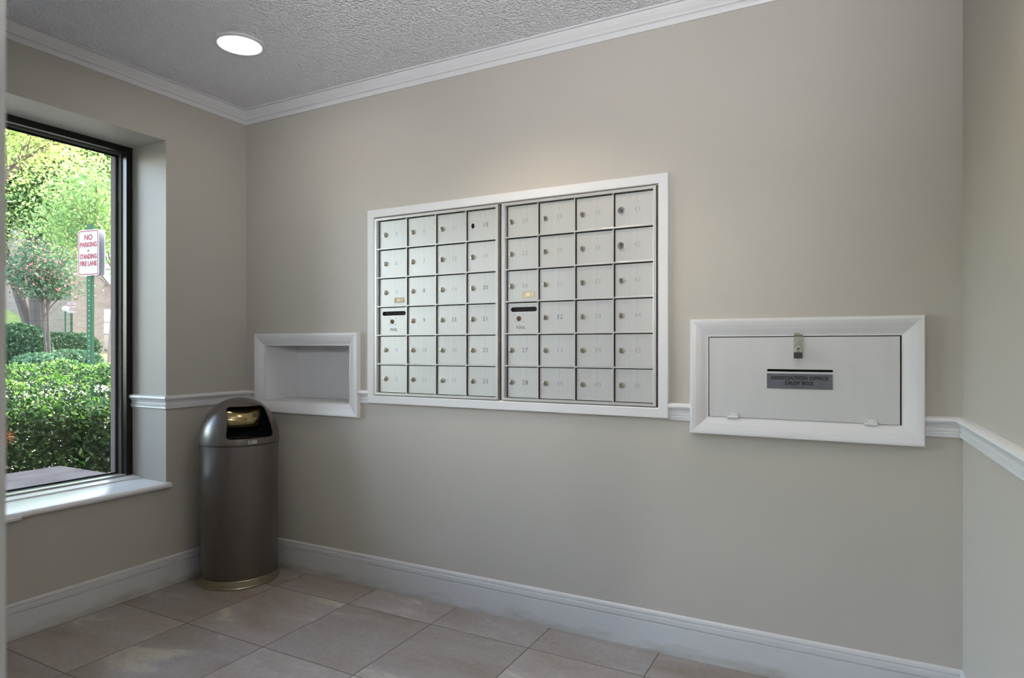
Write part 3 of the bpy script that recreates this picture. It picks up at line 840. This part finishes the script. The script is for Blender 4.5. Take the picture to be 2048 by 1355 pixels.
fp = obj('push_flap', bm, BRASS, can, smooth=True); fp['label'] = 'shiny brass-coloured push flap'
tm = text_mesh('lettering', 'PUSH', 0.017, 0.0003, space=1.1)
tm.transform(Matrix.Translation((0, 0, 0)))
o = link_mesh('lettering', tm, CANBAND, fp)
o.location = Matrix.Rotation(FACE, 3, 'Z') @ Vector((0.1165, 0.0, 0.785)); o.rotation_euler = (0, 0, FACE + R(90))
# small badge sticker on the lip below the opening
bm = bmesh.new()
NB = 6; z0b, z1b = 0.684, 0.700
lo1 = []; hi1 = []
for k in range(NB + 1):
    a = FACE + R(-7 + 2.2 * k); rr = 0.1862
    lo1.append(bm.verts.new((rr * math.cos(a), rr * math.sin(a), z0b))); hi1.append(bm.verts.new((rr * math.cos(a), rr * math.sin(a), z1b)))
for k in range(NB): bm.faces.new((lo1[k], lo1[k + 1], hi1[k + 1], hi1[k]))
bmesh.ops.solidify(bm, geom=bm.faces[:], thickness=0.0006)
sk = obj('badge_sticker', bm, mat('silver_badge', (0.62, 0.62, 0.63), 0.4, 0.3), can); sk['label'] = 'small silver sticker under the flap'
bm = bmesh.new()
for (a0, a1, zz) in ((-5, -1.5, 0.6945), (-6, -2.5, 0.689)):
    pts = [(0.187 * math.cos(FACE + R(a0 + (a1 - a0) * k / 3)), 0.187 * math.sin(FACE + R(a0 + (a1 - a0) * k / 3)), zz) for k in range(4)]
    tube(bm, pts, 0.0011, 6)
obj('badge_mark', bm, BLACK, sk)
# latch tab at the left seam
bm = bmesh.new(); a = R(-130)
box(bm, -0.009, 0.009, -0.003, 0.001, -0.028, 0.0, 0.0015)
lt = obj('latch_tab', bm, CAN, can); lt.location = (0.1785 * math.cos(a), 0.1785 * math.sin(a), 0.672); lt.rotation_euler = (0, 0, a + R(90))

# ------------------------------------------------------------------ outside: ground
def gz(x, y):
    d = -x
    pts = [(0, 0.0), (8, 0.02), (14, 0.10), (20, 0.35), (24, 0.62), (28, 0.95), (34, 2.8), (45, 5.9), (70, 10.0)]
    for (a, za), (b, zb_) in zip(pts, pts[1:]):
        if d <= b: return za + (zb_ - za) * max(0, (d - a)) / (b - a)
    return 11.0
def strip(name, x0, x1, m, dz=0.0, y0=-14, y1=40, nx=8, ny=14):
    bm = bmesh.new(); g = []
    for i in range(nx + 1):
        x = x0 + (x1 - x0) * i / nx
        g.append([bm.verts.new((x, y0 + (y1 - y0) * j / ny, gz(x, 0) + dz)) for j in range(ny + 1)])
    for i in range(nx):
        for j in range(ny): bm.faces.new((g[i][j], g[i][j + 1], g[i + 1][j + 1], g[i + 1][j]))
    r = bmesh.ops.solidify(bm, geom=bm.faces[:], thickness=0.05)
    return tag(obj(name, bm, m), kind='structure')
strip('mulch_bed', -0.47, -3.6, mat('brown_mulch', (0.13, 0.09, 0.065), 0.9, vary=0.4, vscale=(14, 14, 14)))
strip('pavement', -3.6, -16.5, mat('pale_sunlit_concrete', (0.30, 0.285, 0.27), 0.85, vary=0.08, vscale=(1, 1, 1)))
strip('planting_bed', -16.5, -24.0, mat('dark_planting_soil', (0.10, 0.09, 0.06), 0.95, vary=0.4, vscale=(3, 3, 3)), 0.02)
strip('lawn', -24.0, -70.0, mat('bright_lawn_grass', (0.30, 0.36, 0.10), 0.9, vary=0.25, vscale=(2, 2, 2)), 0.02, nx=14)

# ------------------------------------------------------------------ outside: foliage
def leaves(name, pts, size, m, parent=None, normals=None, spread=1.0, aspect=0.5):
    n = len(pts)
    pts = np.asarray(pts, float)
    a = NP.normal(size=(n, 3))
    if normals is not None: a = a * spread + np.asarray(normals)
    nrm = a / np.linalg.norm(a, axis=1, keepdims=True)
    t = NP.normal(size=(n, 3)); u = np.cross(nrm, t); u /= np.linalg.norm(u, axis=1, keepdims=True); v = np.cross(nrm, u)
    s = np.reshape(size, (-1, 1)) * NP.uniform(0.6, 1.3, size=(n, 1))
    bendv = nrm * s * 0.18
    P = np.stack([pts - u * s, pts - v * s * aspect + bendv, pts + u * s, pts + v * s * aspect + bendv], 1).reshape(-1, 3)
    me = bpy.data.meshes.new(name)
    me.vertices.add(4 * n); me.vertices.foreach_set('co', P.ravel())
    me.loops.add(4 * n); me.loops.foreach_set('vertex_index', np.arange(4 * n, dtype=np.int32))
    me.polygons.add(n); me.polygons.foreach_set('loop_start', np.arange(0, 4 * n, 4, dtype=np.int32))
    me.polygons.foreach_set('loop_total', np.full(n, 4, dtype=np.int32))
    me.update(calc_edges=True)
    return link_mesh(name, me, m, parent)

def blob_pts(n, c, r, hollow=0.0, squash=1.0):
    v = NP.normal(size=(n, 3)); v /= np.linalg.norm(v, axis=1, keepdims=True)
    rad = (hollow + (1 - hollow) * NP.uniform(size=(n, 1)) ** 0.6)
    return np.array(c) + v * rad * np.array(r)

HEDGE = leaf_mat('yew_hedge_leaves', (0.005, 0.020, 0.006), (0.022, 0.068, 0.013), (0.075, 0.16, 0.02), 0.25)
BARK = mat('grey_brown_bark', (0.026, 0.019, 0.015), 0.9, vary=0.3, vscale=(6, 6, 2), bump=(0.8, (10, 10, 3), 0.03))
BARKL = mat('pale_branch_bark', (0.09, 0.065, 0.05), 0.9, vary=0.2, vscale=(6, 6, 6))

# clipped hedge under the window
hd = tag(empty('clipped_hedge', (-2.3, -0.6, 0.0)), 'low clipped evergreen hedge growing close outside the window', 'hedge')
hx0, hx1, hy0, hy1 = -1.55, -3.15, -3.2, 2.4
def htop(x): 
    t = (hx0 - x) / (hx0 - hx1)
    return 0.83 + 0.13 * math.sin(min(1, t * 1.6) * math.pi / 2)
n = 46000
X = NP.uniform(hx1, hx0, n); Y = NP.uniform(hy0, hy1, n)
lump = 0.025 * np.sin(X * 9 + Y * 3) + 0.03 * np.sin(Y * 6.3 - X * 2) + 0.02 * np.sin(Y * 15)
T = (hx0 - X) / (hx0 - hx1)
ZT = 0.72 + 0.25 * np.sin(np.minimum(1, T * 1.7) * np.pi / 2) + lump
Zt = ZT - NP.exponential(0.05, n)
top = np.stack([X, Y, Zt], 1)
nf = 26000                                                                   # front face, thinning downwards
Y2 = NP.uniform(hy0, hy1, nf); dz = NP.uniform(0, 1, nf) ** 1.1
Z2 = 0.76 - dz * 0.66; X2 = hx0 - 0.02 - NP.exponential(0.10, nf) - 0.10 * dz + 0.05 * np.sin(Y2 * 8 + Z2 * 9)
front = np.stack([X2, Y2, Z2], 1)
keep = NP.uniform(size=nf) < (1.0 - 0.42 * dz)
front = front[keep]
ni_ = 60000
inn_ = np.stack([hx0 - 0.06 - NP.uniform(0, 1, ni_) * 1.0, NP.uniform(hy0, hy1, ni_), 0.10 + NP.uniform(0, 1, ni_) ** 0.8 * 0.68], 1)
P = np.concatenate([top, front, inn_]); P = P - np.array([-2.3, -0.6, 0.0])
SZ = np.concatenate([np.full(len(top) + len(front), 0.016), np.full(ni_, 0.026)])
leaves('foliage', P, SZ, HEDGE, hd, normals=np.tile([0.2, 0, 0.9], (len(P), 1)), spread=0.8, aspect=0.42)
ns = 15000  # lighter leaf layer, paints the sunlit top of the hedge
Xs = NP.uniform(hx1, hx0, ns); Ys = NP.uniform(hy0, hy1, ns); Ts = (hx0 - Xs) / (hx0 - hx1)
Zs = 0.735 + 0.25 * np.sin(np.minimum(1, Ts * 1.7) * np.pi / 2) + 0.025 * np.sin(Xs * 9 + Ys * 3) + 0.03 * np.sin(Ys * 6.3 - Xs * 2) + 0.02 * np.sin(Ys * 15) - NP.exponential(0.02, ns)
keep = NP.uniform(size=ns) < 0.55 + 0.45 * np.sin(Xs * 23 + 3 * np.sin(Ys * 17))
leaves('sunlit_top_leaves', np.stack([Xs + 2.3, Ys + 0.6, Zs], 1)[keep], 0.017, leaf_mat('sunlit_hedge_top_leaves', (0.035, 0.10, 0.012), (0.085, 0.20, 0.022), (0.17, 0.31, 0.045), 0.35), hd, normals=np.tile([0.3, 0, 0.8], (int(keep.sum()), 1)), spread=0.8, aspect=0.42)['label'] = 'brighter yellow-green leaves painting the sunlit top'
bm = bmesh.new()
rr = random.Random(5)
for k in range(90):
    y = rr.uniform(hy0, hy1); x = rr.uniform(hx1 + .3, hx0 - .15)
    p = Vector((x, y, 0.0)); pts = [p.copy()]
    dirv = Vector((rr.uniform(-.35, .35), rr.uniform(-.5, .5), 1))
    for s in range(5):
        p = p + dirv * 0.16 + Vector((rr.uniform(-.04, .04), rr.uniform(-.05, .05), 0)); pts.append(p.copy())
    tube(bm, [q - Vector((-2.3, -0.6, 0)) for q in pts], [0.014, 0.012, 0.009, 0.007, 0.005, 0.003], 5, cap=False)
obj('stems', bm, BARK, hd)
dead = blob_pts(140, (-1.60 + 2.3, -0.43 + 0.6 + 0.0, 0.60), (0.05, 0.07, 0.06))
leaves('dead_twig', dead, 0.018, leaf_mat('dry_brown_leaves', (0.16, 0.07, 0.03), (0.34, 0.17, 0.08)), hd)

def ray(px, py, d):
    th = R(YAW); D = Vector((-math.sin(th), math.cos(th), 0)); Rr = Vector((math.cos(th), math.sin(th), 0))
    return CAM + (D + Rr * ((px - 1024) / F_PX) - Vector((0, 0, 1)) * ((py - HOR) / F_PX)) * d

# trees and shrubs: places worked out once, real sizes
LEAF_Y = leaf_mat('yellow_green_leaves', (0.18, 0.29, 0.07), (0.38, 0.47, 0.15), (0.62, 0.66, 0.34), 0.5)
LEAF_M = leaf_mat('mid_green_leaves', (0.05, 0.13, 0.04), (0.19, 0.30, 0.09), (0.42, 0.50, 0.20), 0.45)
LEAF_D = leaf_mat('dark_green_leaves', (0.008, 0.028, 0.012), (0.025, 0.070, 0.026), (0.06, 0.12, 0.045), 0.3)
LEAF_S = leaf_mat('soft_green_shrub_leaves', (0.02, 0.06, 0.03), (0.07, 0.14, 0.07), (0.14, 0.22, 0.12), 0.35)
LEAF_B = leaf_mat('blue_green_groundcover', (0.04, 0.08, 0.05), (0.09, 0.14, 0.095), (0.18, 0.18, 0.22), 0.3)
LEAF_R = leaf_mat('pink_red_blossom', (0.50, 0.06, 0.10), (0.80, 0.30, 0.34), None, 0.4)

def branch(bm, p, d, L, r, depth, rnd, tips):
    pts = [p.copy()]; rad = [r]; n = 5
    for k in range(n):
        d = (d + Vector((rnd.uniform(-.22, .22), rnd.uniform(-.22, .22), rnd.uniform(-.08, .14)))).normalized()
        p = p + d * (L / n); pts.append(p.copy()); rad.append(r * (1 - 0.5 * (k + 1) / n))
        if depth > 0 and k >= 1:
            for q in range(1 if rnd.random() < .7 else 2):
                nd = (d + Vector((rnd.uniform(-.9, .9), rnd.uniform(-.9, .9), rnd.uniform(-.2, .6)))).normalized()
                branch(bm, p.copy(), nd, L * rnd.uniform(.5, .7), r * 0.45, depth - 1, rnd, tips)
        if depth <= 1: tips.append(p.copy())
    tube(bm, pts, rad, 6 if depth else 4, cap=False)

def tree(name, base, trunks, r, L, depth, leafm, leafn, leafsize, clump, label, cat, bark=BARK, seed=1, grp=None, extra=None, drop=None):
    t = tag(empty(name, base), label, cat, grp)
    rnd = random.Random(seed); bm = bmesh.new(); tips = []
    for (d, l, rr_) in trunks:
        d = Vector(d).normalized(); p = Vector((0, 0, -0.1)); pts = [p.copy()]; rad = [rr_]
        for k in range(6):
            d = (d + Vector((rnd.uniform(-.06, .06), rnd.uniform(-.06, .06), 0.03))).normalized()
            p = p + d * l / 6; pts.append(p.copy()); rad.append(rr_ * (1 - 0.3 * (k + 1) / 6))
        tube(bm, pts, rad, 10, cap=False)
        for q in range(5):
            nd = (d + Vector((rnd.uniform(-1.1, 1.1), rnd.uniform(-1.1, 1.1), rnd.uniform(-.2, .9)))).normalized()
            branch(bm, pts[-1 - q % 3].copy(), nd, L * rnd.uniform(.7, 1.1), rr_ * 0.5, depth, rnd, tips)
    obj('trunk', bm, bark, t)
    tips_ = np.array([tuple(q) for q in tips])
    idx = NP.integers(0, len(tips_), leafn)
    P = tips_[idx] + NP.normal(size=(leafn, 3)) * np.array([clump, clump, clump * 0.6])
    if drop is not None: P = P[P[:, 2] > drop]
    leaves('foliage', P, leafsize, leafm, t, normals=np.tile([0, 0, 0.7], (len(P), 1)), spread=0.8)
    if extra: extra(t, tips_)
    return t

b = ray(84, 655, 23.5)
tree('shade_tree', (b.x, b.y, gz(b.x, 0)), [((-0.27, -0.15, 1), 4.6, 0.22), ((-0.06, -0.03, 1), 5.0, 0.32)], 0.2, 3.9, 2, LEAF_M, 120000, 0.068, 0.75,
     'large green shade tree with forked trunk standing beyond the pavement', 'tree', seed=3, drop=2.9)
b = ray(-330, 655, 9.5)
tree('locust_tree', (b.x, b.y, gz(b.x, 0)), [((0.10, 0.12, 1), 3.6, 0.14), ((0.1, 0.45, 1), 4.2, 0.09)], 0.15, 2.6, 2, LEAF_Y, 50000, 0.034, 0.38,
     'yellow-green tree spreading light sunlit branches across the top of the window view', 'tree', bark=BARKL, seed=8, drop=2.7)
b = ray(215, 655, 17.0)
tree('young_tree', (b.x, b.y, gz(b.x, 0)), [((0.0, 0.05, 1), 3.2, 0.05)], 0.1, 2.0, 2, LEAF_M, 11000, 0.05, 0.40,
     'slim airy green tree growing in front of the brick apartment building', 'tree', bark=BARKL, seed=21, drop=3.0)
b = ray(98, 655, 19.8)
tree('flowering_tree', (b.x, b.y, gz(b.x, 0)), [((0.05, 0.05, 1), 2.6, 0.05), ((-0.12, 0.0, 1), 2.8, 0.04)], 0.05, 1.1, 1, LEAF_S, 7000, 0.055, 0.26,
     'small tree dotted with pink red blossoms in front of the forked trunk', 'tree', seed=31, drop=2.35,
     extra=lambda t, tp: leaves('blossom', (lambda q: q[q[:, 2] > 2.45])(tp[NP.integers(0, len(tp), 900)] + NP.normal(size=(900, 3)) * 0.28), 0.045, LEAF_R, t))
b = ray(150, 655, 42.0)
tree('background_tree', (b.x, b.y, gz(b.x, 0)), [((0.0, 0.0, 1), 5.0, 0.3)], 0.3, 5.5, 2, LEAF_M, 14000, 0.16, 0.9,
     'tall green tree on the sunlit hillside far behind the others', 'tree', seed=41)
b = ray(30, 655, 46.0)
tree('background_tree', (b.x, b.y, gz(b.x, 0)), [((0.0, 0.0, 1), 5.5, 0.3)], 0.3, 5.5, 2, LEAF_Y, 14000, 0.16, 0.9,
     'tall yellow-green tree at the left end of the sunlit hillside', 'tree', seed=43)

def shrub(name, c, r, m, n, size, label, cat='shrub', hollow=0.6, flat=None):
    t = tag(empty(name, (c[0], c[1], gz(c[0], 0))), label, cat)
    P = blob_pts(n, (0, 0, r[2] * 0.9), r, hollow)
    if flat: P[:, 2] = np.minimum(P[:, 2], flat + NP.normal(size=n) * 0.02)
    P = P[P[:, 2] > 0.0]
    leaves('foliage', P, size, m, t, normals=np.tile([0, 0, 0.5], (len(P), 1)), spread=0.9)
    bm = bmesh.new(); rnd = random.Random(int(c[0] * 10))
    for k in range(10):
        a = rnd.uniform(0, 6.28)
        tube(bm, [(0, 0, 0), (math.cos(a) * r[0] * .3, math.sin(a) * r[1] * .3, r[2] * .7), (math.cos(a) * r[0] * .6, math.sin(a) * r[1] * .6, r[2] * 1.2)], [0.03, 0.02, 0.01], 5, cap=False)
    obj('stems', bm, BARK, t)
    return t
def rp(px, d): q = ray(px, 700, d); return (q.x, q.y)
shrub('evergreen_shrub', rp(35, 21), (1.3, 0.9, 0.80), LEAF_D, 9000, 0.06, 'dark spreading evergreen shrub at the left, behind the groundcover')
shrub('yew_hedge', rp(108, 23), (0.9, 1.6, 0.70), LEAF_D, 12000, 0.05, 'dark boxy clipped hedge behind the small railing', 'hedge', flat=1.15)
shrub('leafy_shrub', rp(78, 19), (0.75, 0.7, 0.38), LEAF_S, 4500, 0.06, 'loose mid green shrub beside the pale stone block')
shrub('leafy_shrub', rp(140, 21), (0.7, 1.0, 0.40), LEAF_S, 5000, 0.06, 'loose mid green shrub in front of the brick pier')
shrub('box_hedge', rp(205, 18.0), (0.75, 0.75, 0.30), LEAF_D, 8000, 0.035, 'rounded box hedge at the right edge of the window view', 'hedge', flat=0.5)
shrub('box_hedge', rp(120, 18.6), (0.55, 0.9, 0.26), LEAF_D, 8000, 0.035, 'low clipped box hedge right behind the green railing', 'hedge', flat=0.43)
# groundcover
gc = rp(45, 18.2)
n = 9000
P = np.stack([NP.uniform(-1.6, 1.6, n), NP.uniform(-1.7, 1.7, n), 0.05 + NP.uniform(0, 1, n) ** 1.5 * 0.26], 1)
go = leaves('groundcover', P, 0.045, LEAF_B, None, normals=np.tile([0, 0, 0.6], (n, 1)), spread=0.8)
go.location = (gc[0], gc[1], gz(gc[0], 0)); tag(go, 'grey-green low groundcover bed at the far edge of the pavement', 'groundcover', kind='stuff')
# pale stone block
bm = bmesh.new(); box(bm, -0.22, 0.22, -0.22, 0.22, 0, 0.55, 0.02)
q = rp(103, 19.5); o = obj('stone_block', bm, mat('weathered_pink_stone', (0.20, 0.165, 0.15), 0.8, vary=0.2, vscale=(6, 6, 6))); o.location = (q[0], q[1], gz(q[0], 0))
tag(o, 'low weathered stone block between the two leafy shrubs', 'stone block')
# small green railing
GREEN = mat('dark_green_paint', (0.010, 0.045, 0.020), 0.6, 0.0, spec=0.1)
q = rp(122, 17.0); rl = tag(empty('garden_railing', (q[0], q[1], gz(q[0], 0)), R(60)), 'small dark green metal railing in front of the low box hedge', 'railing')
bm = bmesh.new()
for s in (0.06, 0.42): box(bm, -0.22, 0.22, -0.008, 0.008, s, s + 0.018)
obj('rail', bm, GREEN, rl)
for k in range(5):
    bm = bmesh.new(); xx = -0.21 + k * 0.105; box(bm, xx - 0.007, xx + 0.007, -0.007, 0.007, 0, 0.45); obj('picket', bm, GREEN, rl)
# globe path light
q = rp(131, 25); pl_ = tag(empty('path_lamp', (q[0], q[1], gz(q[0], 0))), 'thin dark post with small round lamp head on the lawn', 'lamp post')
bm = bmesh.new(); tube(bm, [(0, 0, 0), (0, 0, 1.9)], 0.03, 8); obj('pole', bm, GREEN, pl_)
bm = bmesh.new(); lathe(bm, [(0, 0.0), (0.08, 0.03), (0.12, 0.1), (0.1, 0.19), (0, 0.23)], 16, 'Z', (0, 0, 1.9)); obj('globe', bm, mat('grey_lamp_glass', (0.35, 0.36, 0.42), 0.3), pl_, smooth=True)

# no-parking signs
SIGNW = mat('white_sign_face', (0.22, 0.208, 0.21), 0.6, spec=0.1)
SIGNR = mat('red_sign_paint', (0.14, 0.006, 0.010), 0.6, spec=0.1)
SIGNB = mat('bare_metal_sign_back', (0.55, 0.55, 0.60), 0.35, 0.6)
def sign_panel(par, y, back=False):
    W, Hh = 0.1525, 0.2285
    outer = rounded([(-W, -Hh), (W, -Hh), (W, Hh), (-W, Hh)], 0.03)
    me = curve_mesh('sign', [outer], 0.001); me.materials.clear(); me.materials.append(SIGNB if back else SIGNW)
    s = link_mesh('sign_panel', me, None, par)
    if not back:
        i1 = rounded([(-W + .010, -Hh + .010), (W - .010, -Hh + .010), (W - .010, Hh - .010), (-W + .010, Hh - .010)], 0.024)
        i2 = rounded([(-W + .018, -Hh + .018), (W - .018, -Hh + .018), (W - .018, Hh - .018), (-W + .018, Hh - .018)], 0.019)
        m2 = curve_mesh('border', [i1, i2], 0.0004); m2.materials.clear(); m2.materials.append(SIGNR)
        bo = link_mesh('border', m2, None, s); bo.location = (0, -0.0015, 0)
        for txt, z, sz, sp in (('NO', 0.150, 0.075, 1), ('PARKING', 0.078, 0.066, 1), ('or', 0.022, 0.034, 1), ('STANDING', -0.040, 0.066, 1), ('FIRE LANE', -0.110, 0.066, 1)):
            tm = text_mesh('lettering', txt, sz, 0.0004, offset=0.0022)
            wv = max(v.co.x for v in tm.vertices) - min(v.co.x for v in tm.vertices)
            wmax = {'NO': 0.085, 'or': 0.03}.get(txt, 0.245)
            k = min(1.0, wmax / wv) if txt != 'NO' else 1.0
            for v in tm.vertices: v.co.x *= k
            to = link_mesh('lettering', tm, SIGNR, s); to.location = (0, -0.0016, z)
    return s
def sign_post(px, d, ztop, zc, rz, label, two, wide):
    q = ray(px, 700, d)
    t = tag(empty('parking_sign', (q.x, q.y, gz(q.x, 0)), rz), label, 'street sign', 'no parking signs')
    bm = bmesh.new(); w = wide
    box(bm, -w, w, 0.0, 0.004, -0.2, ztop); box(bm, -w, -w + 0.004, 0.0, 0.03, -0.2, ztop); box(bm, w - 0.004, w, 0.0, 0.03, -0.2, ztop)
    po = obj('post', bm, GREEN, t)
    bm = bmesh.new()
    k = 0.3
    while k < ztop - 0.05:
        lathe(bm, [(0.0045, 0), (0.0045, -0.0006), (0, -0.0006)], 8, 'Y', (0, 0, k)); k += 0.05
    obj('bolt_hole', bm, mat('pale_bolt_holes', (0.45, 0.55, 0.45), 0.6), po)['kind'] = 'stuff'
    s = sign_panel(t, 0); s.location = (0, -0.006, zc)
    if two:
        s2 = sign_panel(t, 0, True); s2.location = (0.0, 0.055, zc + 0.002); s2['label'] = 'back-to-back second panel, bare metal side seen'
    return t
sign_post(178, 6.4, 2.36, 2.075, R(6), 'larger near no-parking fire-lane sign on a green post behind the clipped hedge', True, 0.034)
sign_post(143, 26.0, 2.1, 2.06, R(62), 'smaller distant no-parking sign on a thin green post by the brick pier', False, 0.04)

# ------------------------------------------------------------------ apartment building across the road
bd_ = tag(empty('apartment_building', (-26.5, 13.0, 0.8)), 'tan brick apartment building with dark windows across the road', 'building')
def bp_(name, bm, m, par=bd_, off=True):
    o = obj(name, bm, m, par)
    if par is bd_: o.location = (26.5, -13.0, -0.8)
    return o
bm = bmesh.new(); box(bm, -29.0, -26.5, 12.95, 14.31, 0.0, 9.9); bp_('brick_pier', bm, FARBRICK)
bm = bmesh.new(); box(bm, -36.0, -27.2, 14.31, 30.0, 0.0, 9.4); bp_('wall', bm, FARBRICK)
bm = bmesh.new(); box(bm, -36.2, -27.0, 14.32, 30.2, 9.4, 9.8); bp_('roof', bm, mat('dark_roof_edge', (0.10, 0.09, 0.09), 0.7))
WG = mat('dark_window_glass', (0.03, 0.04, 0.05), 0.08, spec=0.8)
WFm = mat('dark_window_trim', (0.05, 0.045, 0.05), 0.5)
CRM = mat('cream_siding_panel', (0.30, 0.28, 0.23), 0.7)
for (y0, y1) in ((14.5, 16.1), (17.4, 19.0), (20.3, 21.9)):
    for z0 in (1.05, 4.0, 6.9):
        bm = bmesh.new(); box(bm, -27.22, -27.12, y0, y1, z0, z0 + 1.9)
        box(bm, -27.14, -27.10, y0, y1, z0 + 0.70, z0 + 0.76)
        w = bp_('window', bm, WFm)
        bm = bmesh.new(); box(bm, -27.13, -27.105, y0 + .06, (y0 + y1) / 2 - .03, z0 + .06, z0 + .68); box(bm, -27.13, -27.105, (y0 + y1) / 2 + .03, y1 - .06, z0 + .06, z0 + .68)
        box(bm, -27.13, -27.105, y0 + .06, (y0 + y1) / 2 - .03, z0 + 1.26, z0 + 1.84); box(bm, -27.13, -27.105, (y0 + y1) / 2 + .03, y1 - .06, z0 + 1.26, z0 + 1.84)
        obj('pane', bm, WG, w)
        bm = bmesh.new(); box(bm, -27.12, -27.085, y0 + .02, y1 - .02, z0 + .74, z0 + 1.22); obj('spandrel_panel', bm, CRM, w)
